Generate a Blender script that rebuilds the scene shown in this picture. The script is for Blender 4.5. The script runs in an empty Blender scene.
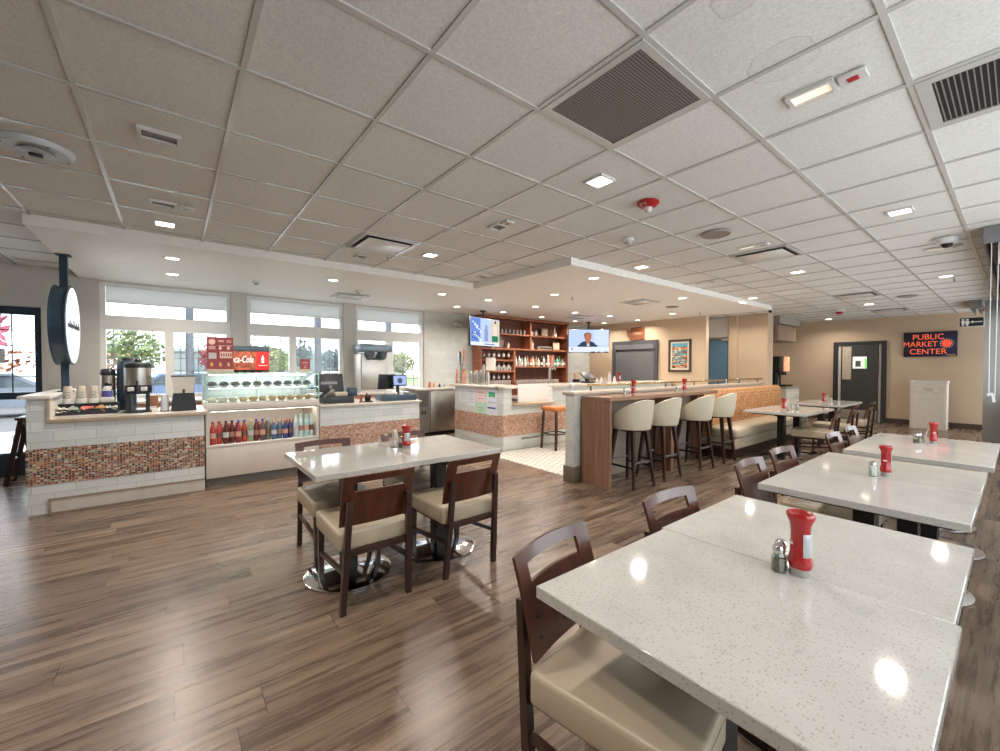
import bpy, bmesh, math, random
from mathutils import Vector, Matrix
R = random.Random(7)
PI = math.pi
sc = bpy.context.scene
COL = sc.collection

# ------------------------------------------------------------------ helpers
def lin(h):
    h = h.lstrip('#')
    v = [int(h[i:i+2], 16)/255 for i in (0, 2, 4)]
    return tuple((c/12.92 if c <= .04045 else ((c+.055)/1.055)**2.4) for c in v) + (1,)

class MB:
    """collects shapes, links them as ONE mesh object"""
    def __init__(s): s.bm = bmesh.new(); s.mi = 0; s.M = Matrix()
    def _add(s, vs, fs):
        bv = [s.bm.verts.new(s.M @ Vector(v)) for v in vs]
        for f in fs:
            try:
                fc = s.bm.faces.new([bv[i] for i in f]); fc.material_index = s.mi; fc.smooth = True
            except ValueError: pass
        return bv
    def box(s, x0, x1, y0, y1, z0, z1, bev=0, seg=2):
        if x0 > x1: x0, x1 = x1, x0
        if y0 > y1: y0, y1 = y1, y0
        if z0 > z1: z0, z1 = z1, z0
        v = [(x, y, z) for x in (x0, x1) for y in (y0, y1) for z in (z0, z1)]
        f = [(0,1,3,2), (4,6,7,5), (0,4,5,1), (2,3,7,6), (0,2,6,4), (1,5,7,3)]
        bv = s._add(v, f)
        if bev:
            es = set(e for b in bv for e in b.link_edges)
            bev = min(bev, (x1-x0)*.49, (y1-y0)*.49, (z1-z0)*.49)
            r = bmesh.ops.bevel(s.bm, geom=list(es), offset=bev, segments=seg, affect='EDGES', profile=.5)
            for fc in r['faces']: fc.material_index = s.mi; fc.smooth = True
        return s
    def bar(s, p0, p1, w, d=None, w1=None, d1=None, up=(0, 0, 1)):
        """rectangular bar from p0 to p1"""
        d = d or w; w1 = w1 or w; d1 = d1 or d
        p0 = Vector(p0); p1 = Vector(p1); t = (p1-p0).normalized(); up = Vector(up)
        if abs(t.dot(up)) > .98: up = Vector((0, 1, 0))
        a = t.cross(up).normalized(); b = a.cross(t)
        vs = []
        for p, ww, dd in ((p0, w, d), (p1, w1, d1)):
            for sa, sb in ((-1,-1), (1,-1), (1,1), (-1,1)): vs.append(p + a*sa*ww/2 + b*sb*dd/2)
        s._add(vs, [(3,2,1,0), (4,5,6,7), (0,1,5,4), (1,2,6,5), (2,3,7,6), (3,0,4,7)])
        return s
    def tube(s, pts, r, seg=10, r1=None):
        pts = [Vector(p) for p in pts]; n = len(pts); rings = []; vs = []; prev = None
        for i, p in enumerate(pts):
            t = (pts[min(i+1, n-1)] - pts[max(i-1, 0)]).normalized()
            if prev is None:
                up = Vector((0,0,1)) if abs(t.z) < .95 else Vector((0,1,0))
                a = t.cross(up).normalized()
            else:
                a = (prev - t*prev.dot(t)).normalized()
            prev = a; b = t.cross(a)
            rr = r if r1 is None else r + (r1-r)*i/(n-1)
            for k in range(seg):
                q = 2*PI*k/seg; vs.append(p + (a*math.cos(q) + b*math.sin(q))*rr)
        fs = []
        for i in range(n-1):
            for k in range(seg):
                fs.append((i*seg+k, i*seg+(k+1)%seg, (i+1)*seg+(k+1)%seg, (i+1)*seg+k))
        fs.append(tuple(range(seg))[::-1]); fs.append(tuple((n-1)*seg+k for k in range(seg)))
        s._add(vs, fs); return s
    def lathe(s, prof, c=(0, 0, 0), seg=20, sx=1, sy=1, axis='z', a0=0, a1=2*PI):
        """prof: list of (r, z) from bottom to top"""
        c = Vector(c); vs = []; full = abs(a1-a0-2*PI) < 1e-6
        ns = seg if full else seg+1
        for r, z in prof:
            for k in range(ns):
                q = a0 + (a1-a0)*k/seg
                p = (r*math.cos(q)*sx, r*math.sin(q)*sy, z)
                if axis == 'x': p = (p[2], p[0], p[1])
                if axis == 'y': p = (p[1], p[2], p[0])
                vs.append(c + Vector(p))
        fs = []
        for i in range(len(prof)-1):
            for k in range(seg):
                k2 = (k+1) % ns
                fs.append((i*ns+k, i*ns+k2, (i+1)*ns+k2, (i+1)*ns+k))
        if full:
            if prof[0][0] > 1e-5: fs.append(tuple(range(ns))[::-1])
            if prof[-1][0] > 1e-5: fs.append(tuple((len(prof)-1)*ns+k for k in range(ns)))
        s._add(vs, fs); return s
    def prism(s, poly, z0, z1, plane='xy', c=(0, 0, 0)):
        """poly (list of 2d points) extruded between z0 and z1 along the remaining axis"""
        def m(a, b, h):
            return {'xy': (a, b, h), 'xz': (a, h, b), 'yz': (h, a, b)}[plane]
        n = len(poly); c = Vector(c)
        vs = [c+Vector(m(a, b, z0)) for a, b in poly] + [c+Vector(m(a, b, z1)) for a, b in poly]
        fs = [tuple(range(n))[::-1], tuple(range(n, 2*n))] + [(i, (i+1) % n, n+(i+1) % n, n+i) for i in range(n)]
        s._add(vs, fs); return s
    def ball(s, c, r, sx=1, sy=1, sz=1, seg=14, rings=8):
        prof = [(max(1e-6, r*math.sin(PI*i/rings)), -r*math.cos(PI*i/rings)*sz) for i in range(rings+1)]
        return s.lathe(prof, c, seg, sx, sy)
    def sheet(s, us, vs_, fn, t, hole=None):
        """solid curved panel: fn(u, v) -> (point, normal); hole(i, j) True = no cell"""
        nu, nv = len(us), len(vs_)
        vs = []
        for side in (-.5, .5):
            for u in us:
                for v in vs_:
                    p, n = fn(u, v); vs.append(Vector(p) + Vector(n)*t*side)
        N = nu*nv; I = lambda i, j, k: k*N + i*nv + j
        has = lambda i, j: 0 <= i < nu-1 and 0 <= j < nv-1 and not (hole and hole(i, j))
        fs = []
        for i in range(nu-1):
            for j in range(nv-1):
                if not has(i, j): continue
                fs.append((I(i,j,1), I(i+1,j,1), I(i+1,j+1,1), I(i,j+1,1)))
                fs.append((I(i,j+1,0), I(i+1,j+1,0), I(i+1,j,0), I(i,j,0)))
                if not has(i-1, j): fs.append((I(i,j,0), I(i,j,1), I(i,j+1,1), I(i,j+1,0)))
                if not has(i+1, j): fs.append((I(i+1,j+1,0), I(i+1,j+1,1), I(i+1,j,1), I(i+1,j,0)))
                if not has(i, j-1): fs.append((I(i+1,j,0), I(i+1,j,1), I(i,j,1), I(i,j,0)))
                if not has(i, j+1): fs.append((I(i,j+1,0), I(i,j+1,1), I(i+1,j+1,1), I(i+1,j+1,0)))
        s._add(vs, fs); return s
    def build(s, name, mats, parent=None, ang=38):
        bmesh.ops.recalc_face_normals(s.bm, faces=s.bm.faces[:])
        me = bpy.data.meshes.new(name); s.bm.to_mesh(me); s.bm.free()
        for m in (mats if isinstance(mats, (list, tuple)) else [mats]): me.materials.append(m)
        me.set_sharp_from_angle(angle=math.radians(ang))
        o = bpy.data.objects.new(name, me); COL.objects.link(o)
        if parent: o.parent = parent
        return o

def tag(o, label=None, cat=None, group=None, kind=None):
    if label: o['label'] = label
    if cat: o['category'] = cat
    if group: o['group'] = group
    if kind: o['kind'] = kind
    return o
def thing(name, label, cat, loc=(0, 0, 0), rz=0, group=None):
    o = bpy.data.objects.new(name, None); COL.objects.link(o)
    o.empty_display_size = .1
    o.location = loc; o.rotation_euler = (0, 0, rz)
    return tag(o, label, cat, group)
def dup(o, parent=None):
    c = o.copy(); COL.objects.link(c)
    if parent is not None: c.parent = parent
    for ch in list(o.children): dup(ch, c)
    return c
def copy_to(src, loc, rz, label, group=None):
    c = dup(src); c.location = loc; c.rotation_euler = (0, 0, rz); c['label'] = label
    if group: c['group'] = group
    return c
def struct(o): o['kind'] = 'structure'; return o
def text_mesh(name, body, size, mat, parent, loc, rot, ext=.002, shear=0, align='CENTER', bold=0, sx=1):
    cu = bpy.data.curves.new('t', 'FONT'); cu.body = body; cu.size = size; cu.extrude = ext; cu.shear = shear
    cu.align_x = align; cu.align_y = 'CENTER'; cu.offset = bold; cu.resolution_u = 3
    t = bpy.data.objects.new('t', cu); COL.objects.link(t)
    dg = bpy.context.evaluated_depsgraph_get(); dg.update()
    me = bpy.data.meshes.new_from_object(t.evaluated_get(dg)); bpy.data.objects.remove(t)
    me.materials.clear(); me.materials.append(mat)
    o = bpy.data.objects.new(name, me); COL.objects.link(o)
    o.parent = parent; o.location = loc; o.rotation_euler = rot; o.scale = (sx, 1, 1)
    return o
ORD = ['first','second','third','fourth','fifth','sixth','seventh','eighth','ninth','tenth','eleventh','twelfth',
       'thirteenth','fourteenth','fifteenth','sixteenth','seventeenth','eighteenth','nineteenth','twentieth']

# ------------------------------------------------------------------ materials
MATS = {}
class NT:
    def __init__(s, name):
        s.m = bpy.data.materials.new(name); s.m.use_nodes = True
        s.t = s.m.node_tree; s.N = s.t.nodes; s.L = s.t.links
        s.b = s.N['Principled BSDF']; s.out = s.N['Material Output']
    def n(s, typ, **k):
        x = s.N.new(typ)
        for a, b in k.items(): setattr(x, a, b)
        return x
    def link(s, a, b): s.L.new(a, b)
    def math(s, op, a, b=None, c=None):
        x = s.n('ShaderNodeMath', operation=op)
        for i, v in enumerate((a, b, c)):
            if v is None: continue
            if hasattr(v, 'node'): s.link(v, x.inputs[i])
            else: x.inputs[i].default_value = v
        return x.outputs[0]
    def coords(s):
        tc = s.n('ShaderNodeTexCoord'); sp = s.n('ShaderNodeSeparateXYZ')
        s.link(tc.outputs['Object'], sp.inputs[0]); return tc.outputs['Object'], sp.outputs
    def comb(s, x, y, z=0):
        c = s.n('ShaderNodeCombineXYZ')
        for i, v in enumerate((x, y, z)):
            if hasattr(v, 'node'): s.link(v, c.inputs[i])
            else: c.inputs[i].default_value = v
        return c.outputs[0]
    def ramp(s, fac, stops, interp='LINEAR'):
        r = s.n('ShaderNodeValToRGB'); r.color_ramp.interpolation = interp
        e = r.color_ramp.elements
        while len(e) < len(stops): e.new(.5)
        for el, (p, c) in zip(e, stops): el.position = p; el.color = c
        s.link(fac, r.inputs[0]); return r.outputs[0]
    def noise(s, vec, scale, detail=3, rough=.5, dim='3D'):
        x = s.n('ShaderNodeTexNoise'); x.inputs['Scale'].default_value = scale
        x.inputs['Detail'].default_value = detail; x.inputs['Roughness'].default_value = rough
        if vec is not None: s.link(vec, x.inputs['Vector'])
        return x.outputs['Fac']
    def mix(s, fac, a, b, blend='MIX'):
        x = s.n('ShaderNodeMix', data_type='RGBA', blend_type=blend)
        for i, v in ((0, fac), (6, a), (7, b)):
            if hasattr(v, 'node'): s.link(v, x.inputs[i])
            else: x.inputs[i].default_value = v
        return x.outputs[2]
    def bump(s, h, strength=.2, dist=.01):
        x = s.n('ShaderNodeBump'); x.inputs['Strength'].default_value = strength; x.inputs['Distance'].default_value = dist
        s.link(h, x.inputs['Height']); s.link(x.outputs[0], s.b.inputs['Normal'])
def mat(name, col, rough=.5, metal=0, var=.06, scale=12, bump=0, coat=0, trans=0, emit=None, es=0, spec=.5, sheen=0):
    if name in MATS: return MATS[name]
    t = NT(name); c = lin(col) if isinstance(col, str) else tuple(col)+(1,)
    v, _ = t.coords(); f = t.noise(v, scale, 4)
    d = tuple(x*(1-var*2) for x in c[:3])+(1,); l = tuple(min(1, x*(1+var)) for x in c[:3])+(1,)
    t.link(t.ramp(f, [(.3, d), (.7, l)]), t.b.inputs['Base Color'])
    t.b.inputs['Roughness'].default_value = rough; t.b.inputs['Metallic'].default_value = metal
    t.b.inputs['Coat Weight'].default_value = coat; t.b.inputs['Coat Roughness'].default_value = .08
    t.b.inputs['Transmission Weight'].default_value = trans
    t.b.inputs['Specular IOR Level'].default_value = spec
    if emit:
        t.b.inputs['Emission Color'].default_value = lin(emit); t.b.inputs['Emission Strength'].default_value = es
    if bump: t.bump(t.noise(v, scale*8, 4), bump, .004)
    MATS[name] = t.m; return t.m
def wood(name, dark, light, axis='z', rough=.35, coat=0., scale=1., stripes=14):
    t = NT(name); v, s = t.coords()
    mp = t.n('ShaderNodeMapping'); k = {'x': (.06, 1, 1), 'y': (1, .06, 1), 'z': (1, 1, .06)}[axis]
    mp.inputs['Scale'].default_value = tuple(q*scale for q in k); t.link(v, mp.inputs[0])
    f = t.noise(mp.outputs[0], stripes, 6, .62); f2 = t.noise(mp.outputs[0], stripes*5, 3, .6)
    g = t.math('ADD', t.math('MULTIPLY', f, .72), t.math('MULTIPLY', f2, .28))
    t.link(t.ramp(g, [(.34, lin(dark)), (.66, lin(light))]), t.b.inputs['Base Color'])
    t.b.inputs['Roughness'].default_value = rough; t.b.inputs['Coat Weight'].default_value = coat
    t.b.inputs['Coat Roughness'].default_value = .12
    t.bump(f2, .05, .003); return t.m
def tiles(name, w, h, stops, grout, gw, offset=.5, rough=.25, bump=.3, uexpr='xy', interp='CONSTANT', cell_noise=True, colshift=0.):
    """rectangular tiles w x h in the plane (u, z); u = x+y works on any axis-aligned wall, uexpr 'floor' uses x, y"""
    t = NT(name); v, s = t.coords()
    if uexpr == 'xy': u = t.math('ADD', s['X'], s['Y']); z = s['Z']
    else: u = s['X']; z = s['Y']
    if colshift:
        ci = t.math('FLOOR', t.math('DIVIDE', u, w))
        wn = t.n('ShaderNodeTexWhiteNoise', noise_dimensions='1D'); t.link(ci, wn.inputs['W'])
        z = t.math('ADD', z, t.math('MULTIPLY', wn.outputs['Value'], h*colshift))
    row = t.math('FLOOR', t.math('DIVIDE', z, h))
    uu = t.math('ADD', t.math('DIVIDE', u, w), t.math('MULTIPLY', t.math('FLOORED_MODULO', row, 2.), offset))
    col = t.math('FLOOR', uu)
    wn = t.n('ShaderNodeTexWhiteNoise', noise_dimensions='2D'); t.link(t.comb(col, row), wn.inputs['Vector'])
    c = t.ramp(wn.outputs['Value'], stops, interp)
    fu = t.math('FRACT', uu); fz = t.math('FRACT', t.math('DIVIDE', z, h))
    du = t.math('MULTIPLY', t.math('SUBTRACT', .5, t.math('ABSOLUTE', t.math('SUBTRACT', fu, .5))), w)
    dz = t.math('MULTIPLY', t.math('SUBTRACT', .5, t.math('ABSOLUTE', t.math('SUBTRACT', fz, .5))), h)
    d = t.math('MINIMUM', du, dz); g = t.math('GREATER_THAN', d, gw/2)
    n = t.noise(v, 9, 3)
    c = t.mix(.12, c, t.ramp(n, [(.3, (.55,.55,.55,1)), (.7, (1,1,1,1))]), 'MULTIPLY')
    t.link(t.mix(g, lin(grout), c), t.b.inputs['Base Color'])
    t.link(t.math('SUBTRACT', .75, t.math('MULTIPLY', g, .75-rough)), t.b.inputs['Roughness'])
    t.bump(g, bump, .003); return t.m
def emis(name, col, strength):
    if name in MATS: return MATS[name]
    t = NT(name); e = t.n('ShaderNodeEmission'); e.inputs[0].default_value = lin(col); e.inputs[1].default_value = strength
    t.link(e.outputs[0], t.out.inputs[0]); MATS[name] = t.m; return t.m
def glass(name, tint='#ffffff', refl=.12, base=.03):
    t = NT(name); tr = t.n('ShaderNodeBsdfTransparent'); tr.inputs[0].default_value = lin(tint)
    gl = t.n('ShaderNodeBsdfGlossy'); gl.inputs['Roughness'].default_value = .02
    fr = t.n('ShaderNodeLayerWeight'); fr.inputs[0].default_value = .25
    f = t.math('ADD', base, t.math('MULTIPLY', fr.outputs['Facing'], refl))
    mx = t.n('ShaderNodeMixShader'); t.link(f, mx.inputs[0]); t.link(tr.outputs[0], mx.inputs[1]); t.link(gl.outputs[0], mx.inputs[2])
    t.link(mx.outputs[0], t.out.inputs[0]); return t.m

# --- floor planks along Y
def floor_material():
    t = NT('plank_floor'); v, s = t.coords(); W, LN = .19, 1.25
    row = t.math('FLOOR', t.math('DIVIDE', s['X'], W))
    w1 = t.n('ShaderNodeTexWhiteNoise', noise_dimensions='1D'); t.link(row, w1.inputs['W'])
    yy = t.math('ADD', t.math('DIVIDE', s['Y'], LN), t.math('MULTIPLY', w1.outputs['Value'], 7.3))
    ci = t.math('FLOOR', yy)
    w2 = t.n('ShaderNodeTexWhiteNoise', noise_dimensions='2D'); t.link(t.comb(row, ci), w2.inputs['Vector'])
    pid = w2.outputs['Value']
    gv = t.comb(t.math('MULTIPLY', s['X'], .8), t.math('MULTIPLY', s['Y'], .05), t.math('MULTIPLY', pid, 37.))
    f = t.noise(gv, 22, 7, .66); f3 = t.noise(gv, 90, 3, .6)
    g = t.math('ADD', t.math('MULTIPLY', f, .8), t.math('MULTIPLY', f3, .2))
    g = t.math('ADD', g, t.math('MULTIPLY', t.math('SUBTRACT', pid, .5), .10))
    c = t.ramp(g, [(.30, lin('#392d25')), (.44, lin('#5c4b3e')), (.57, lin('#7d6a59')), (.74, lin('#9d8a76'))])
    sw = t.noise(t.comb(t.math('MULTIPLY', s['X'], 60.), t.math('MULTIPLY', s['Y'], 260.)), 1, 2)
    c = t.mix(t.math('MULTIPLY', t.math('GREATER_THAN', sw, .60), .22), c, lin('#2a2018'))
    fu = t.math('FRACT', t.math('DIVIDE', s['X'], W)); fy = t.math('FRACT', yy)
    du = t.math('MULTIPLY', t.math('SUBTRACT', .5, t.math('ABSOLUTE', t.math('SUBTRACT', fu, .5))), W)
    dy = t.math('MULTIPLY', t.math('SUBTRACT', .5, t.math('ABSOLUTE', t.math('SUBTRACT', fy, .5))), LN)
    j = t.math('GREATER_THAN', t.math('MINIMUM', du, dy), .0016)
    t.link(t.mix(j, lin('#201812'), c), t.b.inputs['Base Color'])
    t.link(t.math('ADD', .20, t.math('MULTIPLY', f, .16)), t.b.inputs['Roughness'])
    t.b.inputs['Specular IOR Level'].default_value = .5
    h = t.math('ADD', t.math('MULTIPLY', g, .5), j)
    t.bump(h, .12, .003); return t.m
def quartz_material():
    t = NT('speckled_quartz'); v, s = t.coords()
    vo = t.n('ShaderNodeTexVoronoi', voronoi_dimensions='3D'); vo.inputs['Scale'].default_value = 130; t.link(v, vo.inputs['Vector'])
    wn = t.n('ShaderNodeSeparateColor'); t.link(vo.outputs['Color'], wn.inputs[0])
    sp = t.math('MULTIPLY', t.math('LESS_THAN', vo.outputs['Distance'], .36), t.math('GREATER_THAN', wn.outputs[0], .62))
    vo2 = t.n('ShaderNodeTexVoronoi'); vo2.inputs['Scale'].default_value = 230; t.link(v, vo2.inputs['Vector'])
    w2 = t.n('ShaderNodeSeparateColor'); t.link(vo2.outputs['Color'], w2.inputs[0])
    sp2 = t.math('MULTIPLY', t.math('LESS_THAN', vo2.outputs['Distance'], .35), t.math('GREATER_THAN', w2.outputs[1], .8))
    base = t.ramp(t.noise(v, 5, 4), [(.3, lin('#b2afa9')), (.7, lin('#bebbb5'))])
    c = t.mix(t.math('MULTIPLY', sp, .5), base, t.ramp(wn.outputs[1], [(0, lin('#7b7266')), (1, lin('#a79d8e'))]))
    c = t.mix(t.math('MULTIPLY', sp2, .35), c, lin('#8a8074'))
    t.link(c, t.b.inputs['Base Color']); t.b.inputs['Roughness'].default_value = .065
    return t.m
def ceiling_tile_material():
    t = NT('acoustic_tile'); v, s = t.coords()
    n = t.noise(v, 75, 5, .75); n2 = t.noise(v, 1.3, 3)
    c = t.ramp(n, [(.32, lin('#cbc9c4')), (.68, lin('#e4e2dd'))])
    c = t.mix(.2, c, t.ramp(n2, [(.35, (.75,.74,.72,1)), (.65, (1,1,1,1))]), 'MULTIPLY')
    # two faint water stains with their own outline
    for (cx, cy, rad) in ((-.655, 1.60, .075), (-.66, 2.08, .13)):
        dx = t.math('SUBTRACT', s['X'], cx); dy = t.math('SUBTRACT', s['Y'], cy)
        d = t.math('SQRT', t.math('ADD', t.math('MULTIPLY', dx, dx), t.math('MULTIPLY', dy, dy)))
        d = t.math('ADD', d, t.math('MULTIPLY', t.math('SUBTRACT', t.noise(v, 9, 2), .5), .09))
        ring = t.math('LESS_THAN', t.math('ABSOLUTE', t.math('SUBTRACT', d, rad)), .004)
        ins = t.math('LESS_THAN', d, rad)
        c = t.mix(t.math('MULTIPLY', ins, .07), c, lin('#8f8372')); c = t.mix(t.math('MULTIPLY', ring, .22), c, lin('#7d7060'))
    t.link(c, t.b.inputs['Base Color']); t.b.inputs['Roughness'].default_value = .9
    t.bump(n, .25, .003); return t.m
def penny_floor_material():
    t = NT('dotted_floor_tile'); v, s = t.coords(); P = .105
    x = t.math('DIVIDE', s['X'], P); y = t.math('DIVIDE', s['Y'], P)
    x = t.math('ADD', x, t.math('MULTIPLY', t.math('FLOORED_MODULO', t.math('FLOOR', y), 2.), .5))
    fx = t.math('SUBTRACT', t.math('FRACT', x), .5); fy = t.math('SUBTRACT', t.math('FRACT', y), .5)
    d = t.math('SQRT', t.math('ADD', t.math('MULTIPLY', fx, fx), t.math('MULTIPLY', fy, fy)))
    dot = t.math('LESS_THAN', d, .2)
    vo = t.n('ShaderNodeTexVoronoi', feature='DISTANCE_TO_EDGE'); vo.inputs['Scale'].default_value = 30; t.link(v, vo.inputs['Vector'])
    g = t.math('GREATER_THAN', vo.outputs['Distance'], .06)
    c = t.mix(dot, lin('#d6d3cb'), lin('#4c443b')); c = t.mix(g, lin('#b5b0a6'), c)
    t.link(c, t.b.inputs['Base Color']); t.b.inputs['Roughness'].default_value = .35; return t.m
def fabric_pattern(name, a, b, scale):
    t = NT(name); v, s = t.coords()
    vo = t.n('ShaderNodeTexVoronoi'); vo.inputs['Scale'].default_value = scale; vo.inputs['Randomness'].default_value = .6
    mp = t.n('ShaderNodeMapping'); mp.inputs['Scale'].default_value = (1, 1, .55); t.link(v, mp.inputs[0]); t.link(mp.outputs[0], vo.inputs['Vector'])
    f = t.ramp(vo.outputs['Distance'], [(.15, lin(a)), (.6, lin(b))])
    t.link(f, t.b.inputs['Base Color']); t.b.inputs['Roughness'].default_value = .8
    t.bump(vo.outputs['Distance'], .2, .004); return t.m
def perforated(name, base, hole, p, ax=('X', 'Y')):
    t = NT(name); v, s = t.coords()
    fx = t.math('SUBTRACT', t.math('FRACT', t.math('DIVIDE', s[ax[0]], p)), .5); fy = t.math('SUBTRACT', t.math('FRACT', t.math('DIVIDE', s[ax[1]], p)), .5)
    d = t.math('SQRT', t.math('ADD', t.math('MULTIPLY', fx, fx), t.math('MULTIPLY', fy, fy)))
    t.link(t.mix(t.math('LESS_THAN', d, .33), lin(base), lin(hole)), t.b.inputs['Base Color'])
    t.b.inputs['Roughness'].default_value = .5; return t.m
def foliage(name, a, b):
    t = NT(name); v, s = t.coords()
    t.link(t.ramp(t.noise(v, 2.2, 3), [(.3, lin(a)), (.7, lin(b))]), t.b.inputs['Base Color']); t.b.inputs['Roughness'].default_value = .7
    return t.m

M_FLOOR = floor_material(); M_Q = quartz_material(); M_TILE = ceiling_tile_material(); M_PENNY = penny_floor_material()
M_BAR = mat('grid_bar_white', '#bdbbb6', .22, var=.02, spec=.9)
M_SOFF = mat('soffit_paint', '#eeebe5', .55, var=.02)
M_WALLW = mat('window_wall_paint', '#c6c3bd', .7, var=.02)
M_WALLB = mat('beige_wall_paint', '#c4ad92', .7, var=.03, scale=2, bump=.05)
M_TRIMW = mat('white_trim_paint', '#e4e2de', .4, var=.02)
M_BASEB = mat('dark_base_board', '#4a3a32', .5)
M_SUB = tiles('white_subway_tile', .30, .1, [(0, lin('#d0d7d6')), (1, lin('#e1e6e5'))], '#a9adab', .004, .5, .18, .25, interp='LINEAR')
M_SUBV = tiles('white_wall_tile', .15, .1, [(0, lin('#c2c6c0')), (1, lin('#cdd0ca'))], '#b4b6b0', .003, .5, .2, .2, interp='LINEAR')
MOS = ['#6e2b24','#8f4a35','#20191a','#8c9a90','#b98a6a','#7d2f22','#4a2a25','#c9b79f','#a05a44','#6d7a74','#b0654a','#d5c9b6','#55231d','#93877a']
M_MOS = tiles('mosaic_tile', .0235, .0165, [(i/len(MOS), lin(c)) for i, c in enumerate(MOS)], '#b3a392', .0036, 0, .2, .3, colshift=1.)
MOS2 = ['#b07a66','#c48f78','#8a5a4c','#c9aa95','#b8876d','#a0705e','#d3b9a4','#97685a','#b99a86']
M_MOS2 = tiles('pale_mosaic_tile', .030, .017, [(i/len(MOS2), lin(c)) for i, c in enumerate(MOS2)], '#c7b19f', .004, .5, .25, .3, colshift=1.)
M_STONE = mat('stone_counter', '#cfc8bd', .18, var=.05, scale=20)
M_EDGE = mat('counter_edge', '#b8a690', .35, var=.08)
M_CHW = wood('chair_wood', '#34180f', '#5f3020', 'z', .28, .5)
M_CHL = wood('chair_leg_wood', '#2b1813', '#3d251d', 'z', .35, .3)
M_VINYL = mat('cream_vinyl', '#b3a58e', .36, var=.03, scale=5, bump=.03)
M_STVIN = mat('stool_vinyl', '#c2b8a2', .45, var=.02, scale=5)
M_BLACK = mat('black_metal', '#0d0d0e', .4, 0, var=.05)
M_CHROME = mat('polished_chrome', '#c9c9c9', .10, 1, var=.02)
M_STEEL = mat('brushed_steel', '#bdb8b0', .34, 1, var=.06, scale=3)
M_DWOOD = wood('stool_leg_wood', '#241510', '#3f261c', 'z', .35)
M_SHELF = wood('shelf_wood', '#7a4630', '#a8694a', 'x', .4)
M_SHELFB = wood('shelf_back_wood', '#57301f', '#7d4a34', 'z', .5)
M_HIGH = wood('walnut_laminate', '#6d4a37', '#94705a', 'z', .35, 0, 1, 30)
M_HIGHT = wood('walnut_laminate_top', '#6d4a37', '#94705a', 'y', .25, .3, 1, 30)
M_WHITE = mat('white_laminate', '#d9d6cf', .4, var=.02)
M_CASEW = mat('case_white', '#d8d0c7', .35, var=.02)
M_DGREY = mat('dark_grey_paint', '#3a3a3c', .5)
M_CHAR = mat('charcoal_plastic', '#1e2329', .4, var=.05)
M_BLUEB = mat('blue_black_metal', '#2c4152', .35, var=.05)
M_GLASS = glass('clear_window_glass'); M_CGLASS = glass('case_glass', '#fafefd', .08, .015)
M_BGLASS = glass('bottle_glass', '#dfe6e2', .35, .10)
M_CEDGE = mat('glass_edge_green', '#9fc4bc', .2)
M_RED = mat('ketchup_red', '#a01014', .25, var=.04, coat=.5); M_GREYC = mat('grey_cap', '#8f8d86', .4)
M_LABEL = mat('silver_label', '#b9babb', .3, .3)
M_ORG = fabric_pattern('orange_weave', '#cf9f6c', '#a06c40', 30)
M_LEDW = emis('warm_led', '#ffe6cc', 9.); M_LEDS = emis('soffit_led', '#fff0dc', 9.)
M_MAROON = mat('maroon_print', '#8a3438', .5); M_CREAM = mat('cream_print', '#d9b9a6', .5)
M_BRASS = mat('brass_rail', '#b59a6e', .25, 1, var=.05)
M_OFFW = mat('off_white_plastic', '#d8d8d6', .35, var=.02)

# ------------------------------------------------------------------ setting
S = 2.66; CZ = 2.743; T = .6096; GX, GY = .2704, -.3502
XW = -8.08                      # window-wall face
m = MB(); m.box(-8.3, 1.0, -5.0, 14.6, -.12, 0); struct(m.build('floor', M_FLOOR))
m = MB(); m.box(-5.40, -3.46, 4.02, 9.85, 0, .006); struct(m.build('floor_tile_bar', M_PENNY))

def build_ceiling():
    m = MB(); x0, x1, y0, y1 = -8.3, 1.0, -5.0, 14.6
    m.box(x0-.1, x1+.2, y0-.2, y1+.2, CZ+.008, CZ+.1)
    m.mi = 1; b = .012
    i = math.ceil((x0-GX)/T)
    while GX+i*T < x1:
        x = GX+i*T; m.box(x-b, x+b, y0, y1, CZ, CZ+.012); i += 1
    j = math.ceil((y0-GY)/T)
    while GY+j*T < y1:
        y = GY+j*T; m.box(x0, x1, y-b, y+b, CZ+.0005, CZ+.012); j += 1
    return struct(m.build('ceiling', [M_TILE, M_BAR]))
build_ceiling()
# dropped ceiling over the counter and the bar (L shaped)
m = MB()
m.prism([(-8.3, -1.0), (-5.36, -1.0), (-5.36, 3.72), (-3.37, 3.76), (-3.30, 9.95), (-4.62, 9.95), (-8.3, 9.95)], S, CZ+.01, 'xy')
struct(m.build('ceiling_soffit', M_SOFF))

# window wall: spandrels, jambs, pilasters
def wall_piece(name, parts, ma, bev=0):
    m = MB()
    for p in parts: p = p[:5]+((CZ+.009,) if p[5] == CZ else (p[5],)); m.box(*p, bev) if bev else m.box(*p)
    return struct(m.build(name, ma))
WINS = [(-.80, .76), (.99, 2.58), (2.82, 4.30)]
parts = [(-8.32, XW, -1.36, -.80, 0, CZ)]
parts += [(-8.32, XW, .76, .99, 0, CZ), (-8.32, XW, 2.58, 2.82, 0, CZ), (-8.32, XW, 4.30, 4.40, 0, CZ)]
for a, b in WINS: parts += [(-8.30, XW-.02, a, b, 0, .98), (-8.30, XW-.05, a, b, 2.63, CZ)]
parts += [(-8.32, XW, -5.0, -1.36, 2.21, CZ)]
wall_piece('wall_left', parts, M_WALLW)
wall_piece('trim_2', [(-8.30, XW-.04, a, b, 2.0, 2.14) for a, b in WINS], M_TRIMW)
wall_piece('wall_left_tile', [(-8.32, XW, 4.40, 9.95, 0, CZ)], M_SUBV)
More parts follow.
